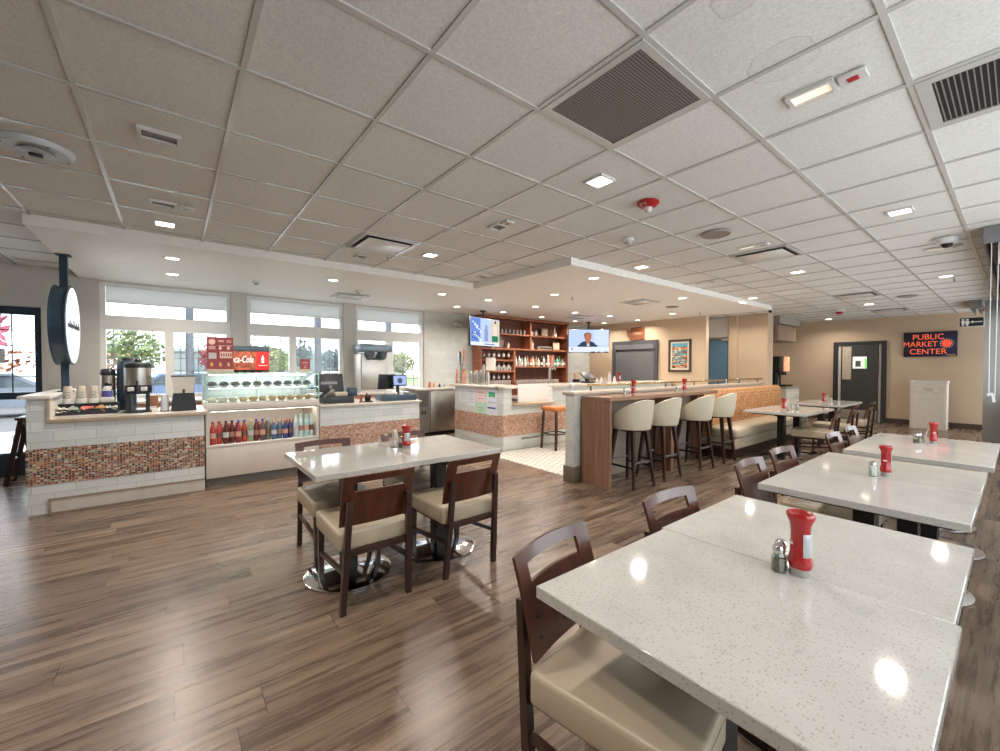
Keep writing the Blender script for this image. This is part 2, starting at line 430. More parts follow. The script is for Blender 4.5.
def translucent(name, c):
    t = NT(name); tr = t.n('ShaderNodeBsdfTranslucent'); tr.inputs[0].default_value = lin(c); mx = t.n('ShaderNodeMixShader'); mx.inputs[0].default_value = .65
    t.b.inputs['Base Color'].default_value = lin(c); t.b.inputs['Roughness'].default_value = .8
    t.link(t.b.outputs[0], mx.inputs[1]); t.link(tr.outputs[0], mx.inputs[2]); t.link(mx.outputs[0], t.out.inputs[0]); return t.m
M_BLIND = translucent('blind_cloth', '#d8d8d6')
M_MUNT = mat('muntin_grey', '#8a9499', .4)
def window(n, y0, y1, mid):
    t = tag(bpy.data.objects.new('window_%d' % n, None)); COL.objects.link(t); t['kind'] = 'structure'
    xf = -8.20
    f = MB()
    for (z0, z1) in ((.98, 2.0), (2.14, 2.63)):
        w = .055
        f.box(xf-.05, xf+.07, y0, y0+w, z0, z1); f.box(xf-.05, xf+.07, y1-w, y1, z0, z1)
        f.box(xf-.05, xf+.07, y0+w, y1-w, z0, z0+.03); f.box(xf-.05, xf+.07, y0+w, y1-w, z1-.035, z1)
    f.box(xf-.05, xf+.07, mid-.055, mid+.055, 1.01, 1.965)
    f.box(xf-.02, xf+.14, y0, y1, .955, .98)
    f.build('window_frame', M_TRIMW, t)
    g = MB(); k = .006
    for a, b in ((y0+.055, mid-.055), (mid+.055, y1-.055)):
        nn = 3
        for i in range(nn):
            y = a + (b-a)*(i+.35)/nn; g.box(xf-.02, xf-.01, y-k, y+k, 1.01, 1.965)
        for z in (1.19, 1.375, 1.56, 1.745, 1.9): g.box(xf-.021, xf-.009, a, b, z-k, z+k)
    g.build('muntins', M_MUNT, t)
    g = MB(); g.box(xf-.036, xf-.03, y0+.05, y1-.05, 1.0, 1.97); g.box(xf-.036, xf-.03, y0+.05, y1-.05, 2.16, 2.6)
    g.build('glass_pane', M_GLASS, t)
    s = MB(); s.box(xf-.005, xf+.004, y0+.06, y1-.06, 2.37, 2.60); s.box(xf-.012, xf+.012, y0+.06, y1-.06, 2.355, 2.372)
    s.build('roller_blind', M_BLIND, t)
window(1, -.80, .76, -.035); window(2, .99, 2.58, 1.70); window(3, 2.82, 4.30, 3.55)

# glazed exit door left
t = bpy.data.objects.new('door_1', None); COL.objects.link(t); t['kind'] = 'structure'; t.location = (0, 0, 0)
f = MB()
for a, b in ((-2.13, -1.36), (-2.90, -2.13), (-3.95, -2.90), (-5.0, -3.95)):
    f.box(-8.24, -8.14, a, a+.07, 0, 2.21); f.box(-8.24, -8.14, b-.07, b, 0, 2.21); a, b = a+.07, b-.07
    f.box(-8.24, -8.14, a, b, 2.11, 2.21); f.box(-8.24, -8.14, a, b, 0, .30); f.box(-8.24, -8.14, a, b, 1.0, 1.09)
f.build('door_frame', M_BLUEB, t)
g = MB()
for a, b in ((-2.06, -1.43), (-2.83, -2.2), (-3.88, -2.97), (-4.93, -4.02)):
    for i in (1, 2): y = a+(b-a)*i/3; g.box(-8.20, -8.19, y-.006, y+.006, 1.09, 2.11)
    for k in range(1, 5): z = 1.09+1.02*k/5; g.box(-8.201, -8.189, a, b, z-.006, z+.006)
g.build('muntins', mat('muntin_dark', '#4c5760', .4), t)
g = MB()
for a, b in ((-2.06, -1.43), (-2.83, -2.2), (-3.88, -2.97), (-4.93, -4.02)): g.box(-8.212, -8.206, a, b, .3, 2.11)
g.build('glass_pane', M_GLASS, t)
n = tag(MB().box(-8.186, -8.184, -1.98, -1.70, 1.47, 1.66).build('paper_notice', mat('notice_paper', '#d9dae2', .7, var=.01)),
        'white paper notice taped to the glass of the dark door', 'notice')
MB().box(-8.1835, -8.1825, -1.90, -1.76, 1.55, 1.575).box(-8.1835, -8.1825, -1.90, -1.76, 1.52, 1.535).build('printed_lines', mat('ink_grey', '#5c6478', .7), n)

# back wall of the bar, corridor, far walls
wall_piece('wall_bar', [(-8.3, -4.62, 9.86, 10.0, 0, CZ)], M_WALLB)
wall_piece('wall_corridor', [(-5.60, -5.46, 10.0, 11.25, 0, CZ), (-5.60, -5.30, 11.25, 11.4, 0, CZ), (-5.30, -4.62, 11.27, 11.4, 2.2, CZ), (-5.30, -4.62, 11.30, 11.4, 0, 2.2),
                             (-4.62, -3.80, 11.25, 11.6, 0, CZ), (-4.64, -4.45, 11.12, 11.25, 0, CZ)], M_WALLB)
wall_piece('wall_corridor_panel', [(-5.30, -4.645, 11.235, 11.27, 2.23, CZ-.02)], M_TRIMW)
wall_piece('wall_back', [(-5.0, 1.0, 14.6, 14.75, 0, CZ), (-5.0, -4.9, 11.4, 14.6, 0, CZ)], M_WALLB)
wall_piece('wall_right_pier', [(-.45, 1.0, 12.45, 12.8, 0, CZ)], mat('grey_pier_paint', '#8f8f8d', .6, var=.02))
wall_piece('wall_right', [(-.03, 1.0, 5.98, 6.1, 0, CZ), (-.03, .1, 6.1, 12.45, 0, .9), (-.03, .1, 6.1, 12.45, 2.5, CZ),
                          (-.03, .1, 8.0, 8.2, .9, 2.5), (-.03, .1, 10.1, 10.3, .9, 2.5),
                          (1.0, 1.15, .4, 5.98, 0, .7), (1.0, 1.15, .4, 5.98, 2.6, CZ), (1.0, 1.15, -5, .4, 0, CZ),
                          (1.0, 1.15, 3.2, 3.4, .7, 2.6)], M_WALLW)
wall_piece('wall_front', [(-8.32, 1.15, -5.15, -5.0, 0, CZ)], M_WALLW)
m = MB(); m.box(-4.9, -3.27, 14.58, 14.602, 0, .13); m.box(-2.19, 1.0, 14.58, 14.602, 0, .13)
struct(m.build('baseboard_back', M_BASEB))
m = MB(); m.box(-4.44, -3.79, 11.235, 11.25, 0, .13); struct(m.build('baseboard_corridor', M_BASEB))

# door_2 : dark roll-down shutter behind the bar
t = bpy.data.objects.new('door_2', None); COL.objects.link(t); t['kind'] = 'structure'
f = MB(); f.box(-7.22, -7.12, 9.80, 9.87, 0, 2.16); f.box(-5.93, -5.83, 9.80, 9.87, 0, 2.16); f.box(-7.12, -5.93, 9.80, 9.87, 2.06, 2.16)
f.build('door_frame', mat('shutter_frame_paint', '#45464a', .45), t)
f = MB()
f.box(-7.12, -5.93, 9.79, 9.85, 1.93, 2.06)
f.box(-7.12, -5.93, 9.83, 9.855, 0, 1.94)
f.build('shutter', mat('shutter_grey', '#636365', .45, var=.02), t)
# door_3 : dark service door in the market wall
t = bpy.data.objects.new('door_3', None); COL.objects.link(t); t['kind'] = 'structure'
f = MB(); f.box(-3.27, -3.17, 14.54, 14.61, 0, 2.15); f.box(-2.27, -2.17, 14.54, 14.61, 0, 2.15); f.box(-3.17, -2.27, 14.54, 14.61, 2.07, 2.15)
f.build('door_frame', mat('dark_door_frame', '#2b2b2c', .45), t)
l = MB(); l.box(-3.10, -2.33, 14.56, 14.6, .02, 2.06); lf = l.build('door_leaf', mat('dark_door', '#3b3a38', .5), t)
MB().box(-3.165, -3.11, 14.59, 14.6, .02, 2.06).box(-2.32, -2.275, 14.59, 14.6, 0, 2.06).build('door_gap_light', mat('door_gap_white', '#cfcac0', .5), t)
MB().box(-3.07, -2.88, 14.545, 14.56, 1.12, 2.02).build('paper_panel', mat('beige_door_panel', '#b9ab96', .6), lf)
MB().box(-2.85, -2.56, 14.55, 14.561, 1.42, 1.74, .004, 1).build('door_window', mat('door_window_white', '#d9dad4', .3, emit='#e8efe4', es=.5), lf)
MB().box(-2.79, -2.68, 14.546, 14.551, 1.47, 1.63).build('window_reflection', mat('door_glass_grey', '#5d6a5f', .3), lf)
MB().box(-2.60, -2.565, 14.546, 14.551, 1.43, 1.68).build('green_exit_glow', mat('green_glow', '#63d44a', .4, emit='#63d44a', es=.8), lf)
MB().box(-3.09, -2.34, 14.545, 14.56, .04, .3).build('kick_plate', M_STEEL, lf)
m = MB()
for z in (.25, 1.05, 1.85): m.tube([(-2.31, 14.55, z), (-2.31, 14.55, z+.12)], .012)
m.build('hinge', M_STEEL, lf)
# door_4 : blue corridor door with closer
t = bpy.data.objects.new('door_4', None); COL.objects.link(t); t['kind'] = 'structure'
d = MB(); d.box(-5.27, -4.66, 11.20, 11.25, 0, 2.16); lf = d.build('door_leaf', mat('blue_door', '#5a7f97', .4, var=.03), t)
MB().box(-5.28, -4.62, 11.19, 11.26, 2.17, 2.22).build('door_head', M_STEEL, t)
MB().box(-4.83, -4.66, 11.15, 11.19, 2.12, 2.20, .01, 2).tube([(-4.74, 11.16, 2.19), (-5.0, 11.12, 2.205), (-5.22, 11.18, 2.21)], .009).build('door_closer', mat('closer_silver', '#b9b9b8', .35, .6), t)
# ------------------------------------------------------------------ dining tables
def make_table(label, loc, dx, dy, off, group, oy=0):
    """table top dx by dy, one column on a round polished base; off = base offset along x"""
    t = thing('dining_table', label, 'table', loc, 0, group)
    MB().box(-dx/2, dx/2, -dy/2, dy/2, .712, .75, .003, 1).build('tabletop', M_Q, t)
    m = MB(); m.box(-dx/2+.06, dx/2-.06, -dy/2+.05, dy/2-.05, .695, .712)
    m.build('underlay_board', mat('dark_underlay', '#2a2522', .6), t)
    cx = off*.9; cy = oy*.9
    m = MB(); m.box(cx-.05, cx+.05, cy-.05, cy+.05, .02, .70, .006, 1)
    m.box(cx-.20, cx+.16, cy-.035, cy+.035, .672, .695); m.box(cx-.035, cx+.035, cy-.2, cy+.2, .672, .695)
    m.build('column', M_BLACK, t)
    m = MB(); m.lathe([(.28, 0), (.287, .004), (.287, .012), (.27, .018), (.12, .026), (.07, .034), (1e-6, .034)], (off, oy, 0), 48)
    m.build('round_base', M_CHROME, t)
    return t
GT2, GTR, GTD = 'tables by the counter', 'tables in the right hand row', 'tables by the banquette'
make_table('white quartz table by the drink cooler, half nearer the coffee counter', (-3.14, 1.047, 0), .90, .73, .25, GT2, -.10)
make_table('white quartz table half nearer the bar, joined to the table by the drink cooler', (-3.14, 1.778, 0), .90, .73, .28, GT2, -.13)
def pair(xc, y0, w, names, off=(0, 0), dy=.72, group=GTR, oy=0, sh=0):
    make_table(names[0], (xc, y0+dy/2, 0), w, dy, off[0], group, oy); make_table(names[1], (xc+sh, y0+dy*1.5+.003, 0), w, dy, off[1], group, oy)
pair(-.502, .872, .835, ('large speckled white quartz table nearest the camera, near half with the cut off corner',
                        'speckled white quartz table far half of the front pair, joined behind the shakers'), (-.05, -.05), .735, sh=-.012)
pair(-.535, 2.69, .83, ('white quartz table of the second right pair, near half with the cream seat under it', 'white quartz table of the second right pair, far half behind its ketchup bottle'), (0, .10), .72, oy=.04)
pair(-.505, 4.37, .81, ('white quartz table of the farthest right pair, near half', 'white quartz table of the farthest right pair, far half facing the white bin'), (.08, .0), .72, oy=.05)
pair(-2.35, 7.22, .84, ('white table standing before the left half of the orange banquette', 'white table beside the second table along the orange banquette'), (0, 0), .74, GTD)
pair(-2.38, 9.45, .80, ('white table near the far end of the orange banquette', 'white table farthest back, closest to the dark service door'), (0, 0), .74, GTD)

# ------------------------------------------------------------------ dining chairs (local front = +Y)
def make_chair(label):
    t = thing('dining_chair', label, 'chair', (0, 0, 0), 0)
    m = MB(); m.box(-.222, .222, -.262, .235, .362, .475, .020, 4)
    for v in m.bm.verts:
        if v.co.z > .45: v.co.z += .012*(1-(v.co.x/.23)**2)*(1-((v.co.y+.013)/.26)**2)
    c = m.build('seat', M_VINYL, t, 60)
    m = MB(); m.tube([(-.203, .2355, .449), (.203, .2355, .449)], .003, 6); m.build('seam', M_VINYL, c)
    MB().box(-.185, .185, -.285, .215, .335, .366).build('seat_frame', M_CHL, t)
    for s in (-1, 1):
        m = MB(); m.bar((s*.205, -.262, 0), (s*.178, -.322, .665), .034, .032, .034, .026)
        l = m.build('leg', M_CHL, t)
        MB().lathe([(.013, -.0), (.013, .004)], (s*.205, -.262, 0), 10).build('glide', M_BLACK, l)
        m = MB(); m.bar((s*.195, .205, 0), (s*.195, .205, .36), .028, .028, .036, .036); m.build('leg', M_CHL, t)
        m = MB(); m.bar((s*.195, -.28, .245), (s*.197, .205, .20), .022, .026); m.build('side_stretcher', M_CHL, t)
    xs = [-.215+.43*i/20 for i in range(21)]; zs = [.505, .53, .56, .60, .64, .68, .712, .722, .735, .75, .758, .768, .785, .80, .809]
    hz = [(a, b) for a, b in zip(zs[:-1], zs[1:])]
    def fn(x, z):
        k = (z-.505)/.31
        y = -.258 - .080*k - .020*k*k + .0 + .030*((x/.215)**2)*(.55+.45*k)
        zz = z + .006*(1-(x/.215)**2)*k
        return (x*(1+.02*k), y, zz), (0, 1, .15)
    def hole(i, j):
        return 3 <= i <= 16 and 6 <= j <= 10
    b = MB(); b.sheet(xs, zs, fn, .013, hole); bk = b.build('backrest', M_CHW, t, 50)
    m = MB()
    for s in (-1, 1):
        for z in (.555, .615):
            p, _ = fn(s*.16, z); m.lathe([(.007, 0), (.006, .003), (1e-6, .004)], (p[0], p[1]+.007, p[2]), 8, axis='y')
    m.build('bolt', M_BLACK, bk)
    return t
GC = 'dark wood dining chairs with cream seats'
ch = make_chair('dark wood chair with its back to the camera, left one at the counter side table')
ch['group'] = GC; ch.location = (-2.655, .953, 0); ch.rotation_euler = (0, 0, PI/2)     # faces -x
def chair(x, y, rz, label): return copy_to(ch, (x, y, 0), rz, label, GC)
chair(-2.65, 1.625, PI/2+.02, 'dark wood chair with its back to the camera, right one at the counter side table')
chair(-3.30, .985, -PI/2, 'dark wood chair behind the counter side table, in front of the bottled drinks')
chair(-3.29, 1.70, -PI/2, 'dark wood chair behind the counter side table, in front of the mosaic register counter')
chair(-.722, 1.125, -PI/2+.17, 'dark wood chair closest to the camera with a large cream seat at lower centre')
chair(-.738, 1.90, -PI/2-.02, 'dark wood chair showing above the left edge of the front table, second from camera')
chair(-.785, 2.99, -PI/2, 'dark wood chair at the second right table, its cream seat showing under the top')
chair(-.80, 3.63, -PI/2-.03, 'dark wood chair at the far half of the second right table')
chair(-.765, 4.86, -PI/2, 'dark wood chair at the near half of the farthest right table')
chair(-.77, 5.52, -PI/2, 'dark wood chair at the far half of the farthest right table')
chair(-2.02, 7.83, PI/2+.12, 'dark wood chair seen from its side at the first banquette table')
chair(-2.02, 8.93, PI/2+.03, 'dark wood chair between the others along the banquette tables')
chair(-1.99, 10.0, PI/2, 'dark wood chair at the banquette table nearest the dark service door')

# ------------------------------------------------------------------ table-top condiments
M_PEP = mat('ground_pepper', '#7d6d58', .8, var=.25, scale=300); M_SALT = mat('salt', '#dcdad4', .8)
def make_ketchup(label):
    t = thing('ketchup_bottle', label, 'bottle', (0, 0, 0), 0, 'ketchup bottles on the tables')
    MB().lathe([(.027, 0), (.0275, .006), (.0275, .022), (.026, .024), (1e-6, .024)], (0, 0, 0), 24).build('cap', M_GREYC, t)
    p = [(.0285, .0245), (.032, .036), (.032, .046), (.027, .066), (.0255, .10), (.0255, .135), (.028, .158), (.0355, .176), (.037, .186),
         (.0345, .192), (.026, .188), (.018, .176), (1e-6, .172)]
    MB().lathe(p, (0, 0, 0), 28, 1.06, .94).build('body', M_RED, t)
    m = MB(); m.lathe([(.0272, .062), (.0285, .064), (.0282, .13), (.0272, .133)], (0, 0, 0), 10, 1.06, .96, a0=-.75, a1=.75)
    m.build('label', M_LABEL, t)
    m = MB(); m.lathe([(.0278, .095), (.0279, .104)], (0, 0, 0), 6, 1.06, .96, a0=-2.4, a1=-1.7); m.build('printed_mark', mat('label_white', '#e4dcd6', .5), t)
    return t
def make_shaker(label, content):
    t = thing('glass_shaker', label, 'shaker', (0, 0, 0), 0, 'salt and pepper shakers on the tables')
    m = MB(); m.lathe([(.019, .0), (.021, .004), (.021, .045), (.0165, .060), (.0155, .066)], (0, 0, 0), 8); m.build('glass_body', M_BGLASS, t, 20)
    m = MB(); m.lathe([(.018, .003), (.0185, .006), (.0185, .038), (1e-6, .041)], (0, 0, 0), 8); m.build('contents', content, t, 20)
    m = MB(); m.lathe([(.0175, .064), (.018, .068), (.0178, .078), (.015, .086), (.008, .091), (1e-6, .092)], (0, 0, 0), 18); m.build('lid', M_CHROME, t)
    return t
k0 = make_ketchup('red upside down ketchup bottle on the front table nearest the camera'); k0.location = (-.437, 1.598, .75); k0.rotation_euler = (0, 0, -.35); k0.scale = (1.06,)*3
for (x, y, rz, lb) in ((-.515, 3.50, .5, 'red upside down ketchup bottle on the second right table'), (-.475, 5.34, .8, 'red upside down ketchup bottle on the farthest right table'),
                       (-3.19, 1.53, -.2, 'red upside down ketchup bottle with grey label on the counter side table'),
                       (-2.36, 7.72, 0, 'red upside down ketchup bottle on the first banquette table'), (-2.40, 10.05, 0, 'red upside down ketchup bottle on the farthest banquette table')):
    q = copy_to(k0, (x, y, .75), rz, lb); q.scale = (1.3, 1.3, .97) if x < -3 else (.88, .88, .98)
p0 = make_shaker('glass pepper shaker with chrome lid, in front of the ketchup on the front table', M_PEP); p0.location = (-.489, 1.570, .75); p0.rotation_euler = (0, 0, .4)
s0 = make_shaker('glass salt shaker tucked behind the pepper on the front table', M_SALT); s0.location = (-.497, 1.617, .75)
copy_to(s0, (-.565, 3.43, .75), 0, 'white filled salt shaker beside the ketchup on the second right table')
copy_to(p0, (-.575, 5.26, .75), 0, 'pepper shaker left of the ketchup on the farthest right table')
copy_to(s0, (-.56, 5.30, .75), 0, 'salt shaker behind the pepper on the farthest right table')
copy_to(s0, (-2.27, 7.80, .75), 0, 'salt shaker on the first banquette table beside the ketchup')
copy_to(p0, (-2.22, 7.86, .75), 0, 'pepper shaker on the first banquette table, right of the napkin')
copy_to(s0, (-2.30, 10.12, .75), 0, 'salt shaker on the farthest banquette table')
copy_to(p0, (-3.235, 1.50, .75), 0, 'pepper shaker half hidden behind the menu card on the counter side table')
def menu_card(loc, rz, label):
    t = thing('table_card', label, 'menu card', loc, rz, 'folded cards on the tables')
    m = MB(); m.prism([(-.035, 0), (-.0335, 0), (.0, .145), (.0335, 0), (.035, 0), (.0012, .15), (-.0012, .15)], -.026, .026, 'xz')
    m.build('folded_card', mat('card_white', '#dedbd4', .5), t)
    MB().lathe([(.028, 0), (.028, .004)], (0, 0, 0), 12).build('card_base', M_BLACK, t); return t
menu_card((-3.28, 1.47, .75), .65, 'white folded card standing left of the ketchup on the counter side table')
menu_card((-2.32, 7.76, .75), .5, 'white folded card beside the ketchup on the first banquette table')
menu_card((-2.35, 10.09, .75), .5, 'white folded card beside the ketchup on the farthest banquette table')
t = thing('straw_cup', 'small shaker with a leaning straw on the farthest right table', 'straw', (-.54, 5.335, .75))
MB().lathe([(.012, 0), (.014, .05), (.012, .05), (.011, .004)], (0, 0, 0), 12).build('cup', M_BGLASS, t)
MB().tube([(0, 0, .01), (.03, .05, .125)], .0025, 6).build('straw', M_OFFW, t)
# ------------------------------------------------------------------ coffee counter
def vtube(m, r, x, y, z0, z1, seg=14): m.lathe([(r, z0), (r, z1)], (x, y, 0), seg)
X0 = -5.835                                                         # counter front plane
t = thing('coffee_counter', 'white tiled coffee counter with red mosaic band at left', 'counter', (-6.2, -.4, 0))
def L(x, y): return x+6.2, y+.4
def bx(m, x0, x1, y0, y1, z0, z1, b=0): m.box(x0+6.2, x1+6.2, y0+.4, y1+.4, z0, z1, b)
m = MB(); bx(m, -6.75, X0, -1.09, .28, 0, .875); bx(m, -6.75, X0, -1.09, -.955, .875, 1.118); bx(m, -7.42, -6.75, -1.09, -.955, 0, 1.118); body = m.build('tiled_body', M_SUB, t)
m = MB(); bx(m, X0, X0+.006, -1.092, .282, .285, .635); bx(m, -7.42, X0+.006, -1.098, -1.09, .285, .635); m.build('mosaic_band', M_MOS, t)
m = MB(); bx(m, -6.78, X0+.03, -.955, .31, .875, .915, .004); bx(m, -5.86, X0+.02, -.955, -.935, .915, 1.118); m.build('countertop', [M_EDGE], t)
m = MB(); bx(m, -6.76, X0+.02, -.935, .30, .915, .918); m.build('counter_surface', M_STONE, t)
m = MB(); bx(m, -7.46, X0+.04, -1.14, -.925, 1.118, 1.148, .004); m.build('raised_ledge', M_TRIMW, t)
m = MB(); bx(m, -7.4, -5.87, -.955, -.95, .915, 1.118); m.build('ledge_lining', M_WHITE, t)
m = MB(); bx(m, X0, X0+.012, -.955, .28, .0, .13); pn = m.build('toe_panel', mat('toe_panel_white', '#cdc9c0', .45, var=.05), t)
m = MB(); bx(m, X0, X0+.018, -.955, -.935, .0, .145); bx(m, X0, X0+.018, -.935, .28, .128, .145); bx(m, X0, X0+.016, -.935, .28, 0, .012); m.build('toe_trim', mat('toe_trim_brown', '#9a8a78', .5), pn)

# post with the round double-sided sign
t = thing('round_sign', 'round double sided illuminated sign on a black square post above the coffee counter', 'sign', (-6.58, -.93, 1.148))
MB().box(-.032, .032, -.032, .032, 0, S-1.148).box(-.06, .06, -.06, .06, 0, .012).box(-.06, .06, -.06, .06, S-1.148-.012, S-1.148).build('post', M_BLUEB, t)
zc = 1.882-1.148; R_ = .44
m = MB(); m.lathe([(R_-.02, -.068), (R_, -.063), (R_, -.052), (R_-.015, -.047), (R_-.015, .047), (R_, .052), (R_, .063), (R_-.02, .068)], (0, .0, zc), 56, axis='y')
dr = m.build('drum', M_BLUEB, t)
for s, nm in ((1, 'sign_face'), (-1, 'sign_face')):
    m = MB(); m.lathe([(1e-6, .0685*s), (R_-.022, .0685*s)], (0, 0, zc), 56, axis='y'); f_ = m.build(nm, emis('sign_white', '#f3f6fa', 1.35), t)
    m = MB(); w = math.sqrt((R_-.03)**2-.09**2); m.box(-w, w, .0688*s, .0698*s, zc-.09, zc+.09); m.build('name_band', mat('sign_band', '#c9cfd3', .5, emit='#c9cfd3', es=.45), f_)
    m = MB()
    for k in range(9):
        x = -.30+.075*k; h = (.055, .03, .045, .03, .06, .03, .035, .05, .03)[k]
        m.tube([(x-.02, .0703*s, zc-.03), (x, .0703*s, zc-.03+h*1.3), (x+.012, .0703*s, zc-.035), (x+.03, .0703*s, zc-.0)], .006, 6)
    m.build('script_lettering', mat('sign_ink', '#37444d', .5), f_)

# ---- things on the coffee counter
Zc = .918
def cup_stack(y, label):
    t = thing('cup_holder', label, 'cups', (-6.37, y, Zc+.111), 0, 'inverted paper cups in the coffee organiser')
    MB().lathe([(.045, 0), (.047, .01), (.033, .178), (.030, .186), (1e-6, .186)], (0, 0, 0), 20).build('cup', mat('paper_cup_beige', '#cfc3b4', .6), t)
    MB().lathe([(.049, 0), (.0485, .045), (.046, .05)], (0, 0, 0), 20).build('cup_rim', mat('cup_rim_white', '#dddbd4', .5), t)
    m = MB(); m.lathe([(.0447, .058), (.0417, .092), (.0385, .126)], (0, 0, 0), 8, a0=-.55, a1=.55); c = m.build('round_logo', mat('cup_logo_green', '#8fa199', .6), t)
    m = MB(); m.lathe([(.0438, .069), (.0400, .115)], (.0008, 0, 0), 6, a0=-.38, a1=.38); m.build('logo_centre', mat('paper_cup_beige', '#cfc3b4', .6), c)
    m = MB(); m.lathe([(.0428, .087), (.0420, .096)], (.0016, 0, 0), 6, a0=-.28, a1=.28); m.build('logo_lettering', mat('cup_logo_dark', '#5d7269', .6), c)
t = thing('condiment_organiser', 'black two tier condiment organiser on the coffee counter', 'organiser', (-6.27, -.73, Zc))
m = MB(); m.box(-.20, .10, -.225, .25, 0, .03); m.box(-.20, -.02, -.225, .25, .03, .11); m.box(.085, .10, -.225, .245, .03, .06)
for k in range(6): y = -.225+.094*k; m.box(-.02, .10, y-.003, y+.003, .03, .055)
m.build('tray', M_CHAR, t)
for k, (y, nm) in enumerate(((-.885, 'leftmost'), (-.785, 'middle'), (-.685, 'rightmost'))): cup_stack(y, nm+' of the three inverted paper cups with a round green logo')
def packets(y0, y1, n, col, label):
    t = thing('packet_pile', label, 'packets', (-6.21, (y0+y1)/2-.01, Zc+.031), 0, 'condiment packets in the organiser'); m = MB()
    for i in range(n):
        a = R.uniform(-.5, .5); y = R.uniform(y0+.012, y1-.012)-(y0+y1)/2; x = R.uniform(-.02, .035); z = R.uniform(.004, .045)
        m.M = Matrix.Translation((x, y, z)) @ Matrix.Rotation(a, 4, 'Z') @ Matrix.Rotation(R.uniform(-.9, .9), 4, 'X') @ Matrix.Rotation(R.uniform(-.4, .9), 4, 'Y')
        m.box(-.018, .018, -.024, .024, -.0025, .0025, .002, 1)
    m.build('packets', col, t)
packets(-.945, -.855, 16, mat('packet_cream', '#cfc8b8', .6, var=.1), 'pile of cream packets at the left end of the organiser')
packets(-.85, -.76, 16, mat('packet_green', '#a9b5a4', .6, var=.15), 'pile of pale green packets in the organiser')
packets(-.755, -.665, 16, mat('packet_pink', '#d9756a', .6, var=.08), 'pile of pink packets in the organiser')
packets(-.66, -.57, 16, mat('packet_tan', '#c79a62', .6, var=.12), 'pile of tan packets in the organiser')
packets(-.57, -.48, 12, mat('packet_white', '#d6d2c8', .6, var=.06), 'pile of white packets at the right end of the organiser')
t = thing('creamer_carafe', 'clear carafe with purple label and black handle standing in the organiser', 'carafe', (-6.37, -.575, Zc+.111))
MB().box(-.055, .055, -.055, .055, 0, .055, .006).build('base_cup', mat('cup_rim_white', '#dddbd4', .5), t)
MB().lathe([(.045, .055), (.046, .13), (.035, .16), (.022, .185)], (0, 0, 0), 20).build('body', M_OFFW, t)
MB().lathe([(.0465, .06), (.047, .128)], (0, 0, 0), 10, a0=-1.2, a1=1.2).build('label', mat('purple_label', '#5b55a0', .5), t)
MB().lathe([(.024, .183), (.026, .19), (.024, .215), (1e-6, .22)], (0, 0, 0), 16).tube([(.02, .018, .205), (.03, .05, .19), (.03, .05, .15), (.02, .03, .135)], .007).build('lid_handle', M_BLACK, t)
t = thing('airpot', 'stainless airpot with black lid behind the carafe', 'airpot', (-6.62, -.592, Zc))
MB().lathe([(.062, 0), (.066, .01), (.066, .40), (.06, .42)], (0, 0, 0), 24).build('body', M_STEEL, t)
MB().lathe([(.068, .41), (.07, .43), (.064, .47), (.05, .485), (1e-6, .487)], (0, 0, 0), 24).box(.02, .11, -.022, .022, .43, .455, .006).build('lid', M_CHAR, t)
MB().tube([(0, .07, .18), (0, .085, .2), (0, .085, .40), (0, .07, .43)], .012).build('handle', M_CHAR, t)
t = thing('thermal_urn', 'tall dark thermal urn behind the steel dispenser', 'urn', (-6.62, -.43, Zc))
MB().lathe([(.085, 0), (.088, .01), (.088, .54), (.08, .58), (1e-6, .582)], (0, 0, 0), 24).build('body', M_BLUEB, t)
MB().lathe([(.045, .58), (.045, .61), (.03, .625), (1e-6, .626)], (0, 0, 0), 16).build('lid_knob', M_CHAR, t)
MB().box(.09, .13, -.02, .02, .09, .12, .004).build('tap', M_CHAR, t)
t = thing('drink_dispenser', 'large stainless drink dispenser on an arched black stand', 'dispenser', (-6.16, -.305, Zc))
m = MB(); m.lathe([(.118, 0), (.12, .012), (.10, .02)], (0, 0, 0), 32)
for a in (0.9, -0.9, 2.3, -2.3): m.bar((.105*math.cos(a), .105*math.sin(a), .01), (.108*math.cos(a), .108*math.sin(a), .17), .05, .035)
m.build('stand', M_CHAR, t)
MB().lathe([(.108, .16), (.118, .17), (.122, .19), (.122, .235)], (0, 0, 0), 32).build('lower_ring', M_CHAR, t)
MB().lathe([(.118, .235), (.119, .24), (.119, .385)], (0, 0, 0), 36).build('tank', M_STEEL, t)
MB().lathe([(.122, .385), (.122, .415), (.11, .43), (.03, .437), (.03, .455), (.015, .47), (1e-6, .472)], (0, 0, 0), 32).build('lid', M_CHAR, t)
MB().box(.115, .16, -.015, .015, .215, .24, .004).box(.14, .16, -.012, .012, .175, .22, .003).box(.145, .158, -.008, .008, .24, .275, .003).build('tap', M_CHAR, t)
for s in (-1, 1): MB().box(.10, .126, s*.055-.028, s*.055+.028, .187, .222, .005).build('label_plate', M_OFFW, t)
t.scale = (1, 1, 1.29)
t = thing('straw_holder', 'small brown and white holder behind the drink dispenser', 'holder', (-6.60, -.19, Zc))
MB().box(-.05, .05, -.05, .05, 0, .16, .004).build('box', mat('brown_holder', '#8a5a48', .5), t); MB().box(-.052, .052, -.052, .052, .155, .175).box(.05, .053, -.035, .035, .0, .03).build('rim', M_OFFW, t)
t = thing('cup_stack', 'stack of clear plastic cups between dispenser and tea hopper', 'cups', (-6.12, -.075, Zc))
MB().lathe([(.052, 0), (.056, .006), (.03, .008)], (0, 0, 0), 20).build('saucer_lid', mat('dark_lid', '#4b525a', .4), t)
m = MB()
for k in range(6): m.lathe([(.043-.001*k, .008+.022*k), (.036-.001*k, .075+.022*k), (1e-6, .076+.022*k)], (0, 0, 0), 16)
m.build('cups', mat('frosted_cup', '#ccd0d2', .3, var=.03), t)
